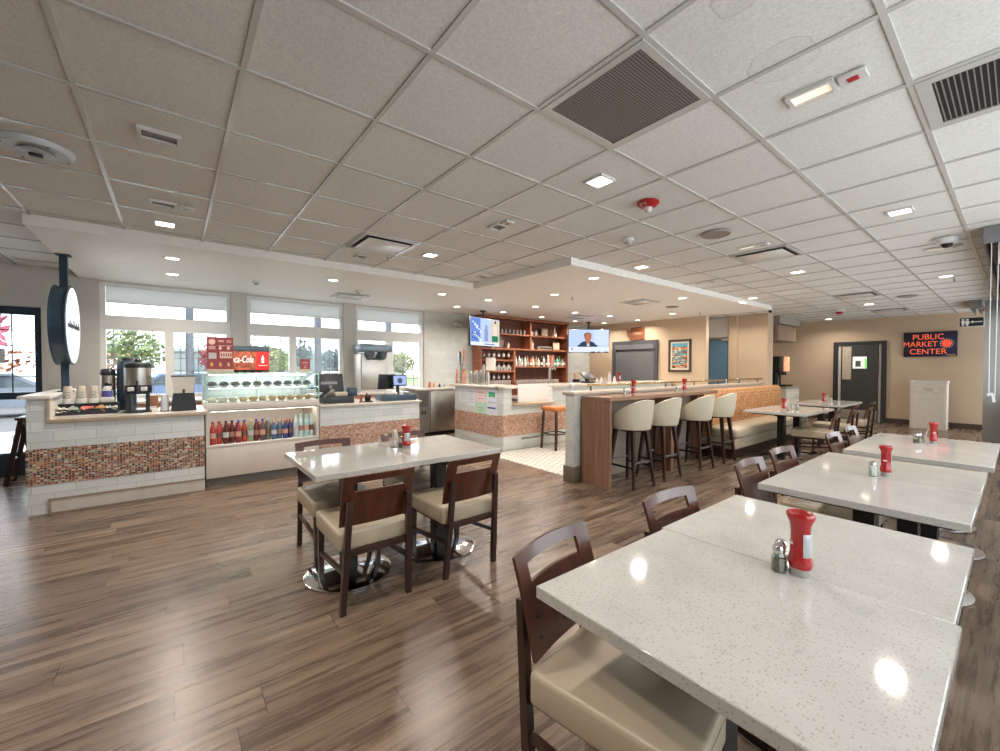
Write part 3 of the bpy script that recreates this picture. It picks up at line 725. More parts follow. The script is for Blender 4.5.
t = thing('tea_hopper', 'translucent white hopper on a ribbed charcoal base', 'dispenser', (-6.14, .10, Zc)); t.scale = (1, 1, 1.1)
m = MB(); m.M = Matrix.Rotation(PI/4, 4, 'Z')
m.lathe([(.165, 0), (.168, .008), (.142, .17), (.135, .185), (1e-6, .19)], (0, 0, 0), 4); bs = m.build('base', M_CHAR, t, 25)
m = MB(); m.M = Matrix.Rotation(PI/4, 4, 'Z'); m.lathe([(.128, .185), (.16, .36)], (0, 0, 0), 4); m.build('hopper', mat('frosted_hopper', '#d9d4c9', .35, var=.02), t, 25)
m = MB(); m.M = Matrix.Rotation(PI/4, 4, 'Z'); m.lathe([(.165, .36), (.165, .372), (.1, .376), (1e-6, .376)], (0, 0, 0), 4); m.build('lid', M_CHAR, t, 25)
m = MB()
for k in range(9): y = -.085+.0212*k; m.bar((.122, y, .005), (.105, y*.86, .165), .008)
m.build('ribs', M_CHAR, bs)
MB().tube([(.10, 0, .20), (.125, 0, .205), (.13, 0, .185)], .010).ball((.125, 0, .215), .013).build('tap', M_CHAR, t)
# wall plate behind
tag(MB().box(-8.079, -8.07, -1.27, -1.10, 1.06, 1.20, .004).build('wall_plate', mat('wall_plate_white', '#c9c5bd', .4)), 'white square switch plate on the wall left of the sign post', 'switch plate')
# folded wooden high chair behind the counter end
t = thing('high_chair', 'dark wooden folded stand behind the left end of the coffee counter', 'stand', (-7.80, -1.52, 0))
for (x, s) in ((0, -1), (.3, -1)): MB().bar((x, -.05, 0), (x, .08, .80), .035, .045).build('leg', M_CHL, t)
for (x, s) in ((0.04, 1), (.26, 1)): MB().bar((x, .22, 0), (x, .06, .80), .035, .045).build('leg', M_CHL, t)
MB().bar((0, -.045, .05), (.3, -.045, .05), .03).bar((0, .21, .06), (.3, .21, .06), .03).bar((0, -.005, .30), (.3, -.005, .30), .03, .02).build('stretcher', M_CHL, t)
MB().box(-.03, .33, .03, .11, .78, .81, .004).build('top_rail', M_CHL, t)

# ------------------------------------------------------------------ refrigerated display case
XC = -5.95
t = thing('display_case', 'white refrigerated display case with glass top and open drinks bay', 'display case', (0, 0, 0)); t_case = t
YA, YB = .300, 1.565
m = MB(); m.box(-6.75, XC, YA, YB, .10, .475, .004); m.box(-6.75, -6.70, YA, YB, .475, .92); m.box(-6.75, XC, YA, YA+.035, .475, .92); m.box(-6.75, XC, YB-.03, YB, .475, .92)
m.box(-6.75, XC+.005, YA, YB, .905, .99, .004); m.build('cabinet', M_CASEW, t)
MB().box(-6.70, XC-.03, YA, YB, 0, .10).build('toe_kick', mat('toe_grey', '#6b6762', .5), t)
MB().box(XC-.06, XC+.004, YA+.03, YB-.03, .892, .905).build('shadow_gap', M_BLACK, t)
MB().box(-6.68, XC+.012, YA-.002, YB+.002, .468, .49, .003).build('sill', M_WHITE, t)
m = MB(); m.box(XC-.004, XC, YA+.01, YB-.01, .99, 1.335); m.box(-6.62, XC, YA+.004, YA+.008, .99, 1.335); m.box(-6.62, XC, YB-.008, YB-.004, .99, 1.335)
m.box(-6.60, XC-.03, YA+.02, YB-.02, 1.155, 1.163); m.build('glass_panels', M_CGLASS, t)
m = MB(); m.box(-6.62, XC+.003, YA, YB, 1.335, 1.352, .003)
for y in (YA+.004, YB-.004): m.box(XC-.012, XC, y-.006, y+.006, .99, 1.335)
m.box(XC-.032, XC-.026, YA+.02, YB-.02, 1.153, 1.165); m.build('glass_edge', M_CEDGE, t)
m = MB(); m.box(-6.66, -6.62, YA, YB, .99, 1.352, .003); m.box(-6.62, -6.59, YB-.16, YB-.10, .99, 1.335); m.box(-6.62, -6.59, .92, .95, .99, 1.335); m.build('rear_frame', mat('case_rear', '#9aa6ac', .4), t)
MB().box(-6.45, -6.41, YA+.06, YB-.06, 1.318, 1.333).build('light_strip', emis('case_light', '#fff3e2', 16.), t)
MB().box(-6.4, -6.36, YA+.06, YB-.06, 1.137, 1.152).build('shelf_light', emis('case_light', '#fff3e2', 16.), t)
M_MUF = [mat('muffin_%d' % i, c, .8, var=.2, scale=60, bump=.3) for i, c in enumerate(('#6d5542', '#7f6248', '#8b6e50', '#5a5148', '#4c4844'))]
M_BUN = [mat('bun_%d' % i, c, .7, var=.1, scale=40, bump=.2) for i, c in enumerate(('#e4dccf', '#dfc7a4', '#d3b084', '#c9a374'))]
MUFK = ['brown', 'brown', 'golden brown', 'golden brown', 'tan', 'dark', 'dark', 'dark', 'dark', 'dark']
mi = [0, 0, 1, 1, 2, 3, 4, 4, 3, 4]
for k in range(10):
    y = YA+.075+.119*k
    t = thing('muffin', '%s muffin in a white liner, %s from left on the upper glass shelf' % (MUFK[k], ORD[k]), 'muffin', (-6.10, y, 1.163), 0, 'muffins on the upper glass shelf')
    MB().lathe([(.026, 0), (.036, .035)], (0, 0, 0), 16).build('liner', M_OFFW, t)
    m = MB(); m.lathe([(.038, .034), (.050, .04), (.049, .060), (.032, .078), (1e-6, .083)], (0, 0, 0), 14)
    for v in m.bm.verts: v.co += Vector((R.uniform(-.003, .003), R.uniform(-.003, .003), R.uniform(-.002, .002)))
    m.build('muffin_top', M_MUF[mi[k]], t)
BUNK = ['white iced', 'white iced', 'white iced', 'tan', 'tan', 'tan', 'golden', 'golden', 'golden', 'golden', 'golden']; bi = [0, 0, 0, 1, 2, 1, 2, 3, 2, 2, 3]
for k in range(11):
    y = YA+.07+.109*k
    t = thing('pastry', '%s pastry on a white doily, %s from left on the lower case level' % (BUNK[k], ORD[k]), 'pastry', (-6.10, y, .992), 0, 'pastries on the lower case level')
    MB().lathe([(.05, 0), (.052, .006), (.03, .004)], (0, 0, 0), 14).build('doily', M_OFFW, t)
    MB().ball((0, 0, .032), .050, 1, 1.0, .64).build('bun', M_BUN[bi[k]], t)
MB().box(XC-.10, XC-.06, YA+.05, YB-.05, .885, .903).build('bay_light', emis('case_light', '#fff3e2', 16.), t_case)
# drinks
DR = [('red', '#b03a34', '#7c1d1a'), ('red', '#b8443c', '#7c1d1a'), ('dark brown', '#5a2a24', '#3a1816'), ('dark brown', '#5a2a24', '#3a1816'), ('magenta', '#8f2f3c', '#3f50a8'),
      ('orange red', '#b8472f', '#3f50a8'), ('green and orange', '#8fa07a', '#d09a62'), ('berry', '#6d2f3f', '#3f50a8'), ('grey brown', '#5d5450', '#3f50a8'), ('teal grey', '#66756d', '#c9c9c4'),
      ('blue', '#4c6a8a', '#c7b8a0'), ('steel blue', '#51708c', '#c7b8a0'), ('navy', '#33497f', '#c08a6a'), ('navy and red', '#3c4477', '#b7735a'), ('clear water', '#bcd3d6', '#9cc7bd'), ('clear water', '#c3d9da', '#9cc7bd'), ('pale aqua', '#a9cfd0', '#9fd0b8'), ('clear water', '#c3d9da', '#9cc7bd')]
for k, (nm, c, cc) in enumerate(DR):
    y = YA+.072+.0655*k; z = .49; h = 1.16 if k < 10 else (1.02 if k < 14 else 1.26)
    t = thing('drink_bottle', '%s drink bottle, %s from the left in the open cooler bay' % (nm, ORD[k]), 'bottle', (-6.03-.02*(k % 2), y, z), 0, 'drink bottles in the cooler bay')
    bm_ = mat('drink_'+c, c, .25, var=.08); cm = mat('drinkcap_'+cc, cc, .4)
    MB().lathe([(.028, 0), (.031, .006), (.030, .05*h), (.031, .14*h), (.026, .175*h), (.013, .205*h), (.013, .218*h)], (0, 0, 0), 14).build('bottle_body', bm_, t)
    MB().lathe([(.0145, .216*h), (.0145, .238*h), (1e-6, .239*h)], (0, 0, 0), 12).build('cap', cm, t)
    MB().lathe([(.0314, .065*h), (.0317, .12*h)], (0, 0, 0), 14).build('label', mat('drinklabel_%d' % (k % 4), ('#d4a08f', '#6e5148', '#c9cdd2', '#a77f6f')[k % 4], .5), t)
for k in range(14):
    y = YA+.085+.083*k
    t = tag(MB().lathe([(.027, 0), (.029, .006), (.029, .15), (.013, .2), (.014, .225), (1e-6, .226)], (0, 0, 0), 10).build('drink_bottle', mat('back_row_bottle_%d' % (k % 3), ('#8a4640', '#54505a', '#9fb8bd')[k*3//14], .3)),
            'drink bottle in the back row of the cooler bay, %s from the left' % ORD[k], 'bottle', 'drink bottles in the cooler back row'); t.location = (-6.22, y, .49)

# signs standing on the case
def info_sign(loc, w, h, label):
    t = thing('menu_sign', label, 'sign', loc, 0)
    MB().box(-.006, .006, -w/2, w/2, .03, h).build('panel', M_MAROON, t); MB().box(-.012, .012, -w/2, w/2, 0, .045, .002, 1).build('foot', M_EDGE, t)
    return t
s_ = info_sign((-6.20, .468, 1.352), .275, .445, 'tall maroon menu sign with cream printing standing on the display case')
m = MB(); xf = .0065
def flat(m, y0, y1, z0, z1, d=.0006): m.box(xf, xf+d, y0, y1, z0, z1)
m.lathe([(1e-6, xf), (.035, xf), (.035, xf+.0006), (1e-6, xf+.0006)], (0, -.085, .385), 18, axis='x')
for (y0, y1, z) in ((-.02, .04, .40), (-.02, .04, .385), (.065, .115, .40), (.065, .115, .383), (-.12, -.05, .325), (-.12, -.05, .31), (-.12, -.05, .295), (-.02, .045, .335), (.06, .12, .335)): flat(m, y0, y1, z, z+.008)
for y in (.0, .085): m.lathe([(1e-6, xf), (.022, xf), (.022, xf+.0006), (1e-6, xf+.0006)], (0, y, .31), 14, .7, axis='x')
flat(m, -.005, .125, .185, .265); m.build('cream_blocks', M_CREAM, s_)
m = MB(); flat(m, -.12, -.04, .175, .25); m.build('grey_block', mat('print_grey', '#b3aeb0', .5), s_)
m = MB()
for y in (-.09, .0, .085): m.lathe([(1e-6, xf), (.026, xf), (.026, xf+.0007), (1e-6, xf+.0007)], (0, y, .105), 14, .6, axis='x')
m.build('food_pictures', mat('print_gold', '#c79a5c', .5), s_)
m = MB()
for k in range(5): y = .005+.025*k; m.box(xf+.0006, xf+.0012, y, y+.012, .205, .245)
m.build('block_letters', M_MAROON, s_)
s2 = info_sign((-6.42, 1.50, 1.352), .13, .19, 'small maroon sign standing at the right end of the display case')
m = MB(); flat(m, -.04, .04, .13, .15); flat(m, -.03, .03, .10, .108); m.lathe([(1e-6, xf), (.018, xf), (.018, xf+.0006), (1e-6, xf+.0006)], (0, 0, .07), 14, axis='x'); m.build('print', mat('print_rose', '#b8787a', .5), s2)

# ------------------------------------------------------------------ register counter
XR = -5.92
t = thing('register_counter', 'white tiled register counter with pale mosaic band', 'counter', (0, 0, 0))
MB().box(-6.7, XR, 1.57, 3.06, 0, .875).build('tiled_body', M_SUB, t)
MB().box(XR, XR+.006, 1.572, 3.062, .27, .62).box(-6.7, XR+.006, 3.06, 3.066, .27, .62).build('mosaic_band', M_MOS2, t)
MB().box(-6.74, XR+.03, 1.57, 3.09, .875, .907, .004, 1).build('countertop', M_STONE, t)
Zr = .907
def screen_stand(t, w, h, z, tilt, ma, x=0, y=0):
    m = MB(); m.M = Matrix.Translation((x, y, z)) @ Matrix.Rotation(tilt, 4, 'Y'); m.box(-.02, .02, -w/2, w/2, -h/2, h/2, .006); return m.build('monitor', ma, t)
t = thing('cash_register', 'black register with monitor turned away, on the left of the register counter', 'register', (-6.28, 1.80, Zr))
screen_stand(t, .38, .27, .29, -.25, M_CHAR)
MB().box(-.16, .22, -.14, .28, .0, .10, .006).build('cash_drawer', M_CHAR, t)
MB().box(-.06, .06, -.05, .05, .10, .2, .006).bar((-.02, 0, .16), (0, 0, .26), .1, .04).build('monitor_stand', M_GREYC, t)
MB().box(.02, .03, -.13, .10, .27, .31).build('rear_port_cover', mat('port_grey', '#8b8d8e', .5), t)
MB().box(.10, .2, .02, .20, .10, .155, .01).build('receipt_printer', mat('printer_beige', '#b8a898', .5), t)
MB().bar((.18, -.18, .10), (.10, -.04, .20), .05, .03).build('scanner', M_CHAR, t)
MB().box(.02, .18, .22, .34, .10, .22, .006).build('card_box', M_BLUEB, t)
t = thing('card_terminal', 'small black card terminal on the middle of the register counter', 'card reader', (-6.06, 2.29, Zr))
MB().box(-.06, .06, -.05, .05, 0, .02, .004).bar((-.03, 0, .02), (0, 0, .10), .08, .03).build('terminal', M_CHAR, t); MB().tube([(.02, -.05, .01), (.03, -.10, .006), (.0, -.14, .006)], .006, 6).build('cable', M_BLACK, t)
for k, (y, z, c, nm) in enumerate(((2.24, .11, '#a84f43', 'red'), (2.33, .13, '#8f4638', 'dark red'))):
    tag(MB().lathe([(.02, 0), (.02, z-.03), (.01, z)], (0, 0, 0), 10).build('small_bottle', mat('smallbottle_'+c, c, .4)), '%s small bottle behind the card terminal' % nm, 'bottle').location = (-6.22, y, Zr)
t = thing('cash_register', 'black register with a lit blue customer display, on the right of the register counter', 'register', (-6.25, 2.80, Zr))
MB().box(-.12, .22, -.28, .27, .0, .09, .006).build('cash_drawer', M_BLUEB, t)
screen_stand(t, .26, .24, .29, .25, M_CHAR, -.04, -.13)
MB().lathe([(.05, .09), (.03, .10), (.025, .2), (.03, .24)], (.06, .02, 0), 14).build('display_stand', M_CHAR, t)
d = screen_stand(t, .235, .17, .31, -.12, M_CHAR, .08, .04); d.name = 'customer_display'
m = MB(); m.M = Matrix.Translation((.08, .04, .31)) @ Matrix.Rotation(-.12, 4, 'Y'); m.box(.0205, .0212, -.105, .105, -.07, .07); sc_ = m.build('lit_screen', emis('screen_lilac', '#9fb0ea', 1.0), d); sc_.parent = d
m = MB(); m.M = Matrix.Translation((.08, .04, .31)) @ Matrix.Rotation(-.12, 4, 'Y')
m.lathe([(.03, .0214), (.045, .0214), (.045, .0219), (.03, .0219)], (0, 0, -.005), 18, axis='x'); m.box(.0214, .0219, -.02, .02, -.01, .01); m.build('screen_logo', mat('screen_ink', '#3f4a66', .5), d)
MB().box(.02, .17, -.2, -.03, .09, .13, .008).build('printer', mat('printer_white', '#cfcac2', .5), t)
MB().box(.05, .16, .12, .2, .09, .125, .006).build('keypad', M_GREYC, t)

# ------------------------------------------------------------------ back counter under the windows and its machines
t = thing('back_counter', 'long white back counter under the windows', 'counter', (0, 0, 0))
MB().box(-8.05, -7.35, -.78, 3.55, 0, .93).build('cabinet_run', mat('back_cabinet', '#b9927a', .5), t)
MB().box(-8.06, -7.32, -.78, 3.57, .93, .965, .004, 1).build('worktop', M_STONE, t)
t = thing('soda_fountain', 'soda fountain with a lit red soda front below the windows', 'soda machine', (-7.62, .85, .965))
MB().box(-.33, .28, -.36, .33, 0, .08, .006).box(-.33, .0, -.36, .33, .08, .42).build('base', mat('fountain_grey', '#8f979b', .4), t)
MB().box(-.30, .30, -.36, .34, .40, .70, .01).build('head', M_CHAR, t); MB().box(-.31, .31, -.365, .345, .70, .785, .015).build('top_cover', mat('fountain_top', '#55666f', .4), t)
MB().box(.30, .306, -.33, .16, .42, .70).build('picture_panel', mat('cola_picture', '#c2603f', .4, var=.45, scale=14, emit='#c2603f', es=.25), t)
MB().box(.30, .306, .16, .335, .42, .70).build('red_panel', mat('cola_red', '#e0241c', .4, emit='#e0241c', es=.55), t)
text_mesh('script_lettering', 'Coca-Cola', .15, mat('cola_white', '#f2eee8', .4, emit='#f2eee8', es=.5), t, (.308, -.055, .575), (PI/2, 0, PI/2), .001, .25, bold=.001, sx=.54)
MB().lathe([(.016, -.05), (.02, -.045), (.017, -.005), (.021, .02), (.008, .05), (.008, .07), (1e-6, .071)], (.306, .25, .575), 12, .3).build('bottle_emblem', mat('cola_white', '#f2eee8', .4), t)
MB().box(.306, .3075, .19, .31, .485, .492).build('small_text_line', mat('cola_white', '#f2eee8', .4), t)
for k in range(6): MB().box(.16, .24, -.30+.1*k, -.26+.1*k, .33, .40, .006).build('valve', M_CHAR, t)
t = thing('coffee_brewer', 'tall stainless twin coffee brewer in front of the windows', 'coffee machine', (-7.62, 2.93, .965))
MB().box(-.20, .20, -.255, .25, .05, .72, .02, 3).box(-.18, .18, -.22, .22, 0, .05).build('body', M_STEEL, t)
MB().box(-.2, .32, -.27, .29, .745, .885, .015).build('top_housing', mat('brewer_top', '#6d7880', .3, .6), t)
for y in (-.11, .13): MB().lathe([(.04, .60), (.075, .66), (.095, .745)], (.24, y, 0), 20).build('brew_funnel', mat('brewer_funnel', '#59636b', .3, .3), t)
MB().box(.19, .205, -.05, .07, .60, .64, .004).build('badge', M_CHAR, t)
MB().tube([(.2, .02, .66), (.25, .02, .655), (.255, .02, .62)], .012).build('tap', M_BLACK, t)
t = thing('pastry_dome', 'white lacy pile behind the display case by the window', 'decoration', (-7.55, 1.62, .965))
m = MB()
for k in range(26): m.ball((R.uniform(-.08, .08), R.uniform(-.11, .11), .29+R.uniform(-.06, .08)), R.uniform(.02, .035), seg=8, rings=5)
m.build('white_flowers', M_OFFW, t); MB().lathe([(.06, 0), (.07, .12), (.05, .24), (.045, .26)], (0, 0, 0), 16).build('vase', M_OFFW, t)
# under-counter fridge, right of the register counter
t = thing('undercounter_fridge', 'stainless undercounter fridge below a stone top at the tiled wall', 'fridge', (0, 0, 0))
MB().box(-8.05, -7.62, 3.86, 5.40, .08, .96).build('carcass', M_STEEL, t)
MB().box(-8.06, -7.56, 3.84, 5.42, .96, 1.0, .004, 1).build('worktop', M_STONE, t)
MB().box(-8.0, -7.66, 3.88, 5.38, 0, .08).build('toe_kick', M_BLACK, t)
d = MB().box(-7.62, -7.59, 4.19, 4.80, .11, .94, .006).build('door', M_STEEL, t); MB().tube([(-7.585, 4.76, .62), (-7.565, 4.76, .60), (-7.565, 4.76, .40), (-7.585, 4.76, .38)], .009).build('door_handle', M_CHROME, d)
g = MB().box(-7.62, -7.60, 3.89, 4.17, .11, .94).build('vent_panel', mat('vent_steel', '#8f8b85', .4, .8), t)
m = MB()
for k in range(14): m.box(-7.602, -7.594, 3.93, 4.13, .62+.021*k, .631+.021*k)
m.box(-7.602, -7.594, 3.97, 4.09, .46, .54); m.build('vent_louvres', mat('vent_dark', '#5b5a58', .4, .6), g)
for k, (y, h, c, nm) in enumerate(((4.28, .13, '#b0563f', 'red brown'), (4.38, .11, '#c98a5c', 'orange'), (4.52, .08, '#4a4a48', 'dark'), (4.64, .07, '#a9a49c', 'grey'))):
    t = thing('small_jar', '%s small jar on the worktop by the tiled wall' % nm, 'jar', (-7.8, y, 1.0)); MB().lathe([(.025, 0), (.027, h*.6), (.014, h*.8), (.014, h)], (0, 0, 0), 12).build('jar_body', mat('jar_'+c, c, .4), t)
tag(MB().box(-8.075, -7.98, 5.02, 5.22, 2.38, 2.45, .012).build('wall_speaker_bar', M_OFFW), 'small white fixture high on the tiled wall left of the television', 'fixture')
# ------------------------------------------------------------------ bar counter
XB, YE = -5.45, 4.42           # bar front plane, end plane
t = thing('bar_counter', 'white tiled bar counter with pale mosaic band and lower pass-through', 'bar', (0, 0, 0))
m = MB(); m.box(-7.02, -5.58, YE, YE+.13, 0, 1.065); m.box(-5.58, XB, YE-.02, YE+.16, 0, 1.065)
m.box(-5.62, XB, YE+.16, 5.56, 0, .77); m.box(-5.62, XB, 5.56, 9.82, 0, 1.065); m.build('tiled_front', M_SUB, t)
m = MB(); m.box(-7.024, -5.58, YE-.006, YE, .215, .585); m.box(-5.58, XB+.006, YE-.026, YE-.02, .235, .60); m.box(XB, XB+.006, YE-.02, 9.82, .245, .61); m.build('mosaic_band', M_MOS2, t)
m = MB(); m.box(-7.12, -5.56, YE-.06, 5.0, 1.065, 1.10, .004, 1); m.box(-5.62, -5.36, YE-.06, YE+.2, 1.065, 1.10, .004, 1); m.box(-5.98, -5.36, 5.56, 9.83, 1.065, 1.105, .004, 1); m.build('bar_top', M_STONE, t)
MB().box(-5.95, -5.36, YE+.16, 5.58, .77, .80, .004, 1).build('pass_shelf', M_EDGE, t)
m = MB(); m.box(-6.6, -5.66, 5.0, 9.8, 0, .85); m.build('work_side', M_STEEL, t)
MB().tube([(XB+.12, 4.7, .20), (XB+.12, 9.7, .20)], .018).bar((XB, 5.3, .2), (XB+.12, 5.3, .2), .02).bar((XB, 7.2, .2), (XB+.12, 7.2, .2), .02).bar((XB, 9.2, .2), (XB+.12, 9.2, .2), .02).build('foot_rail', M_CHROME, t)
n = tag(MB().box(XB+.05, XB+.056, 4.675, 5.41, .83, 1.14).build('white_board', mat('board_white', '#e2e0dc', .5, var=.01)), 'blank white board closing the pass-through of the bar', 'board')
def notice(x0, x1, z0, z1, col, label, kids=()):
    t = thing('notice', label, 'notice', ((x0+x1)/2, YE-.001, z0), 0, 'papers taped to the bar end')
    w = (x1-x0)/2
    MB().box(-w, w, -.004, 0, 0, z1-z0).build('paper', mat('paper_'+col, col, .6, var=.01), t)
    for (nm, c, a, b, d, e) in kids: MB().box(-w+2*w*a, -w+2*w*b, -.0052, -.004, (z1-z0)*d, (z1-z0)*e).build(nm, mat('print_'+c, c, .6), t)
ln = [('text_line', '#b9c2cf', .15, .85, .2+.14*k, .25+.14*k) for k in range(5)]
notice(-6.86, -6.59, .76, 1.02, '#e2e6ea', 'white notice at the left of the tiled bar end', ln)
notice(-6.56, -6.31, .70, 1.04, '#dfe5ee', 'bluish white notice second from the left on the tiled bar end', ln)
notice(-6.28, -6.00, .79, 1.04, '#e6d9da', 'pinkish white notice above the green one on the tiled bar end', [('text_line', '#d79a9a', .2, .8, .25+.2*k, .33+.2*k) for k in range(3)])
notice(-6.28, -5.97, .53, .785, '#bcdcc4', 'pale green notice hanging low on the tiled bar end', [('text_line', '#8fbf9f', .2, .8, .2+.2*k, .27+.2*k) for k in range(3)])
notice(-5.95, -5.66, .58, 1.045, '#dde4ee', 'white notice with green and blue printing at the right of the bar end',
       [('green_heading', '#3fae7c', .2, .85, .70, .88), ('text_line', '#9fb4cc', .15, .9, .5, .52), ('text_line', '#9fb4cc', .15, .9, .45, .47), ('blue_line', '#2f4f9a', .1, .9, .25, .31)])
def stem_tap(x, y, z, label, cols):
    t = thing('beer_tap', label, 'tap', (x, y, z))
    MB().lathe([(.05, 0), (.05, .015), (.028, .03), (.028, .30), (.04, .33), (.03, .36), (1e-6, .362)], (0, 0, 0), 18).build('column', M_CHROME, t)
    n = len(cols)
    for k, c in enumerate(cols):
        dy = (k-(n-1)/2)*.07
        m = MB(); m.lathe([(.012, .34), (.016, .37), (.026, .5), (.02, .56), (.008, .575)], (.03, dy, 0), 10, .6); m.build('tap_handle', mat('taphandle_'+c, c, .35, var=.15), t)
        MB().tube([(0, dy*.6, .32), (.05, dy, .325), (.09, dy, .28)], .011).build('spout', M_CHROME, t)
stem_tap(-5.82, 5.88, 1.105, 'chrome beer tap with white and orange handles on the bar', ['#d8cfc6', '#c9582f', '#b87a5a'])
t = thing('beer_tap', 'ornate pump cluster with white, black and orange handles at the left end of the bar', 'tap', (-7.10, 4.62, 1.10))
MB().lathe([(.06, 0), (.06, .02), (.035, .04), (.03, .36), (.05, .40), (1e-6, .41)], (0, 0, 0), 18).build('column', M_CHROME, t)
for k, (c, dx, h) in enumerate((('#d9dadc', -.09, .62), ('#1e1e20', -.02, .66), ('#8fb5b0', .04, .58), ('#c0703a', .11, .70))):
    MB().lathe([(.012, .38), (.016, .42), (.028, h-.08), (.024, h-.02), (.01, h)], (dx, -.01, 0), 10, 1, .6).build('tap_handle', mat('tapp_'+c, c, .35), t)
for k, (dx, c) in enumerate(((-.13, '#c98b6c'), (.12, '#c77a45'), (.16, '#b98a6a'))):
    MB().lathe([(.03, 0), (.03, .2), (.014, .26), (.014, .30)], (dx, -.02, 0), 10).build('syrup_bottle', mat('syrup_'+c, c, .35, var=.2), t)
for k, (x, h, r) in enumerate(((-6.72, .26, .045), (-6.61, .27, .045), (-6.50, .27, .045), (-6.40, .29, .045), (-6.29, .38, .034), (-6.20, .25, .04))):
    t = thing('steel_shaker', 'steel shaker, %s from the left on the end of the bar' % ORD[k], 'shaker', (x, 4.60+.03*(k % 2), 1.10), 0, 'steel shakers on the bar end')
    MB().lathe([(r*.8, 0), (r, h*.65), (r*.9, h*.8), (r*.55, h*.95), (r*.5, h), (1e-6, h)], (0, 0, 0), 16).build('shaker_body', M_STEEL, t)
t = thing('bar_till', 'black bar terminal leaning back on the far part of the bar', 'register', (-5.75, 6.95, 1.105))
MB().box(-.10, .10, -.10, .10, 0, .03).bar((0, 0, .02), (-.04, 0, .14), .1, .03).build('till_stand', M_CHAR, t)
m = MB(); m.M = Matrix.Translation((0, 0, .15)) @ Matrix.Rotation(-.9, 4, 'Y'); m.box(-.012, .012, -.17, .17, -.12, .12, .005); m.build('till_screen', M_CHAR, t)
for k, (y, h, c, nm) in enumerate(((6.98, .11, '#b8b6ae', 'grey'), (7.12, .13, '#d5d2ca', 'white'), (7.24, .12, '#a89f90', 'tan'), (7.40, .24, '#c9cacb', 'tall pale'), (7.58, .14, '#d9d6cf', 'ivory'))):
    t = thing('bar_bottle', '%s bottle among the condiments at the bar terminal' % nm, 'bottle', (-5.52, y, 1.105)); MB().lathe([(.03, 0), (.032, .01), (.03, h*.6), (.014, h*.8), (.014, h), (1e-6, h)], (0, 0, 0), 12).build('bottle_body', mat('barb_'+c, c, .35), t)
copy_to(k0, (-5.50, 7.72, 1.105), 0, 'red ketchup bottle on the bar in front of the dark shutter').scale = (1.1,)*3
# wall art for the tiled strip beside the shelf
t = thing('napkin_holder', 'dark napkin holder with pale napkins on the back counter, right of the shelf', 'napkins', (-7.72, 8.85, 1.02))
MB().box(-.06, .06, -.09, .09, 0, .09, .008).build('holder', M_CHAR, t); MB().bar((0, -.02, .08), (0, -.05, .26), .07, .05).bar((0, .05, .08), (0, .06, .28), .06, .05).build('napkins', mat('napkin_cream', '#d9c3a8', .8), t)

# ------------------------------------------------------------------ back bar shelf unit
X1, X2 = -8.06, -7.72
t = thing('bar_shelf', 'tall reddish wood bar shelf unit against the tiled wall', 'shelf', (0, 0, 0))
MB().box(X1, X1+.02, 5.58, 8.48, 1.0, 2.62).build('back_panel', M_SHELFB, t)
def sh(nm, *b): MB().box(*b, .003, 1).build(nm, M_SHELF, t)
sh('side_panel', X1, X2, 5.56, 5.60, 0, 2.62); sh('side_panel', X1, X2, 8.46, 8.51, 0, 2.62); sh('crown', X1, X2+.02, 5.55, 8.52, 2.60, 2.645)
sh('divider', X1, X2, 7.10, 7.15, 1.895, 2.60); sh('divider', X1, X2, 6.56, 6.61, 1.04, 1.86)
sh('shelf_board', X1, X2, 5.60, 7.10, 2.215, 2.25); sh('shelf_board', X1, X2, 7.15, 8.46, 2.215, 2.25)
sh('shelf_board', X1, X2+.01, 5.60, 8.46, 1.855, 1.895)
sh('shelf_board', X1, X2, 6.61, 8.46, 1.425, 1.46); sh('shelf_board', X1, X2, 5.60, 6.56, 1.585, 1.62); sh('shelf_board', X1, X2, 5.60, 6.56, 1.315, 1.35)
MB().box(X1, -7.45, 5.58, 9.80, 0, .98).box(X1, -7.43, 5.56, 9.82, .98, 1.02).build('base_cabinet', M_SHELFB, t)
m = MB()
for z in (1.83, 1.565, 1.295):
    for k in range(6): y = 5.70+.15*k; m.box(X1+.05, X2, y-.012, y+.012, z, z+.02)
m.build('stem_rails', M_SHELF, t)
M_GLW = mat('glassware_grey', '#b9b4ae', .15, var=.1, spec=.8); M_GLD = mat('glassware_dark', '#7b726b', .15, var=.2, spec=.8)
def glass_row(nm, x, z, y0, dy, n, prof, ma, group, fmt, hang=False):
    base = None
    for k in range(n):
        lb = fmt % ORD[k]
        if base is None:
            base = thing(nm, lb, 'glass', (x, y0, z), 0, group)
            m = MB(); m.lathe(prof, (0, 0, 0), 12); m.build('glass_bowl', ma, base)
        else: copy_to(base, (x, y0+dy*k, z), 0, lb)
wine = [(.033, 0), (.04, -.03), (.005, -.01), (.004, .07), (.03, .085)]
wine = [(.028, 0), (.038, .05), (.028, .075), (.005, .085), (.004, .14), (.03, .148), (1e-6, .15)]
for z, nm in ((1.685, 'top'), (1.42, 'middle'), (1.15, 'bottom')):
    glass_row('wine_glass', -7.80, z, 5.70, .15, 6, wine, M_GLW, 'stemware hanging in the bar shelf', 'upside down wine glass, %%s from the left on the %s stem rack' % nm)
tumb = [(.032, 0), (.034, .004), (.037, .10), (.034, .10), (.031, .01), (1e-6, .01)]
glass_row('tumbler', -7.80, 1.35, 5.98, .085, 7, tumb, M_GLW, 'tumblers under the middle stem rack', 'clear tumbler, %s from the left below the middle stem rack')
glass_row('tumbler', -7.80, 1.02, 5.68, .08, 11, tumb, M_GLW, 'tumblers at the foot of the left shelf bay', 'clear tumbler, %s from the left at the foot of the left shelf bay')
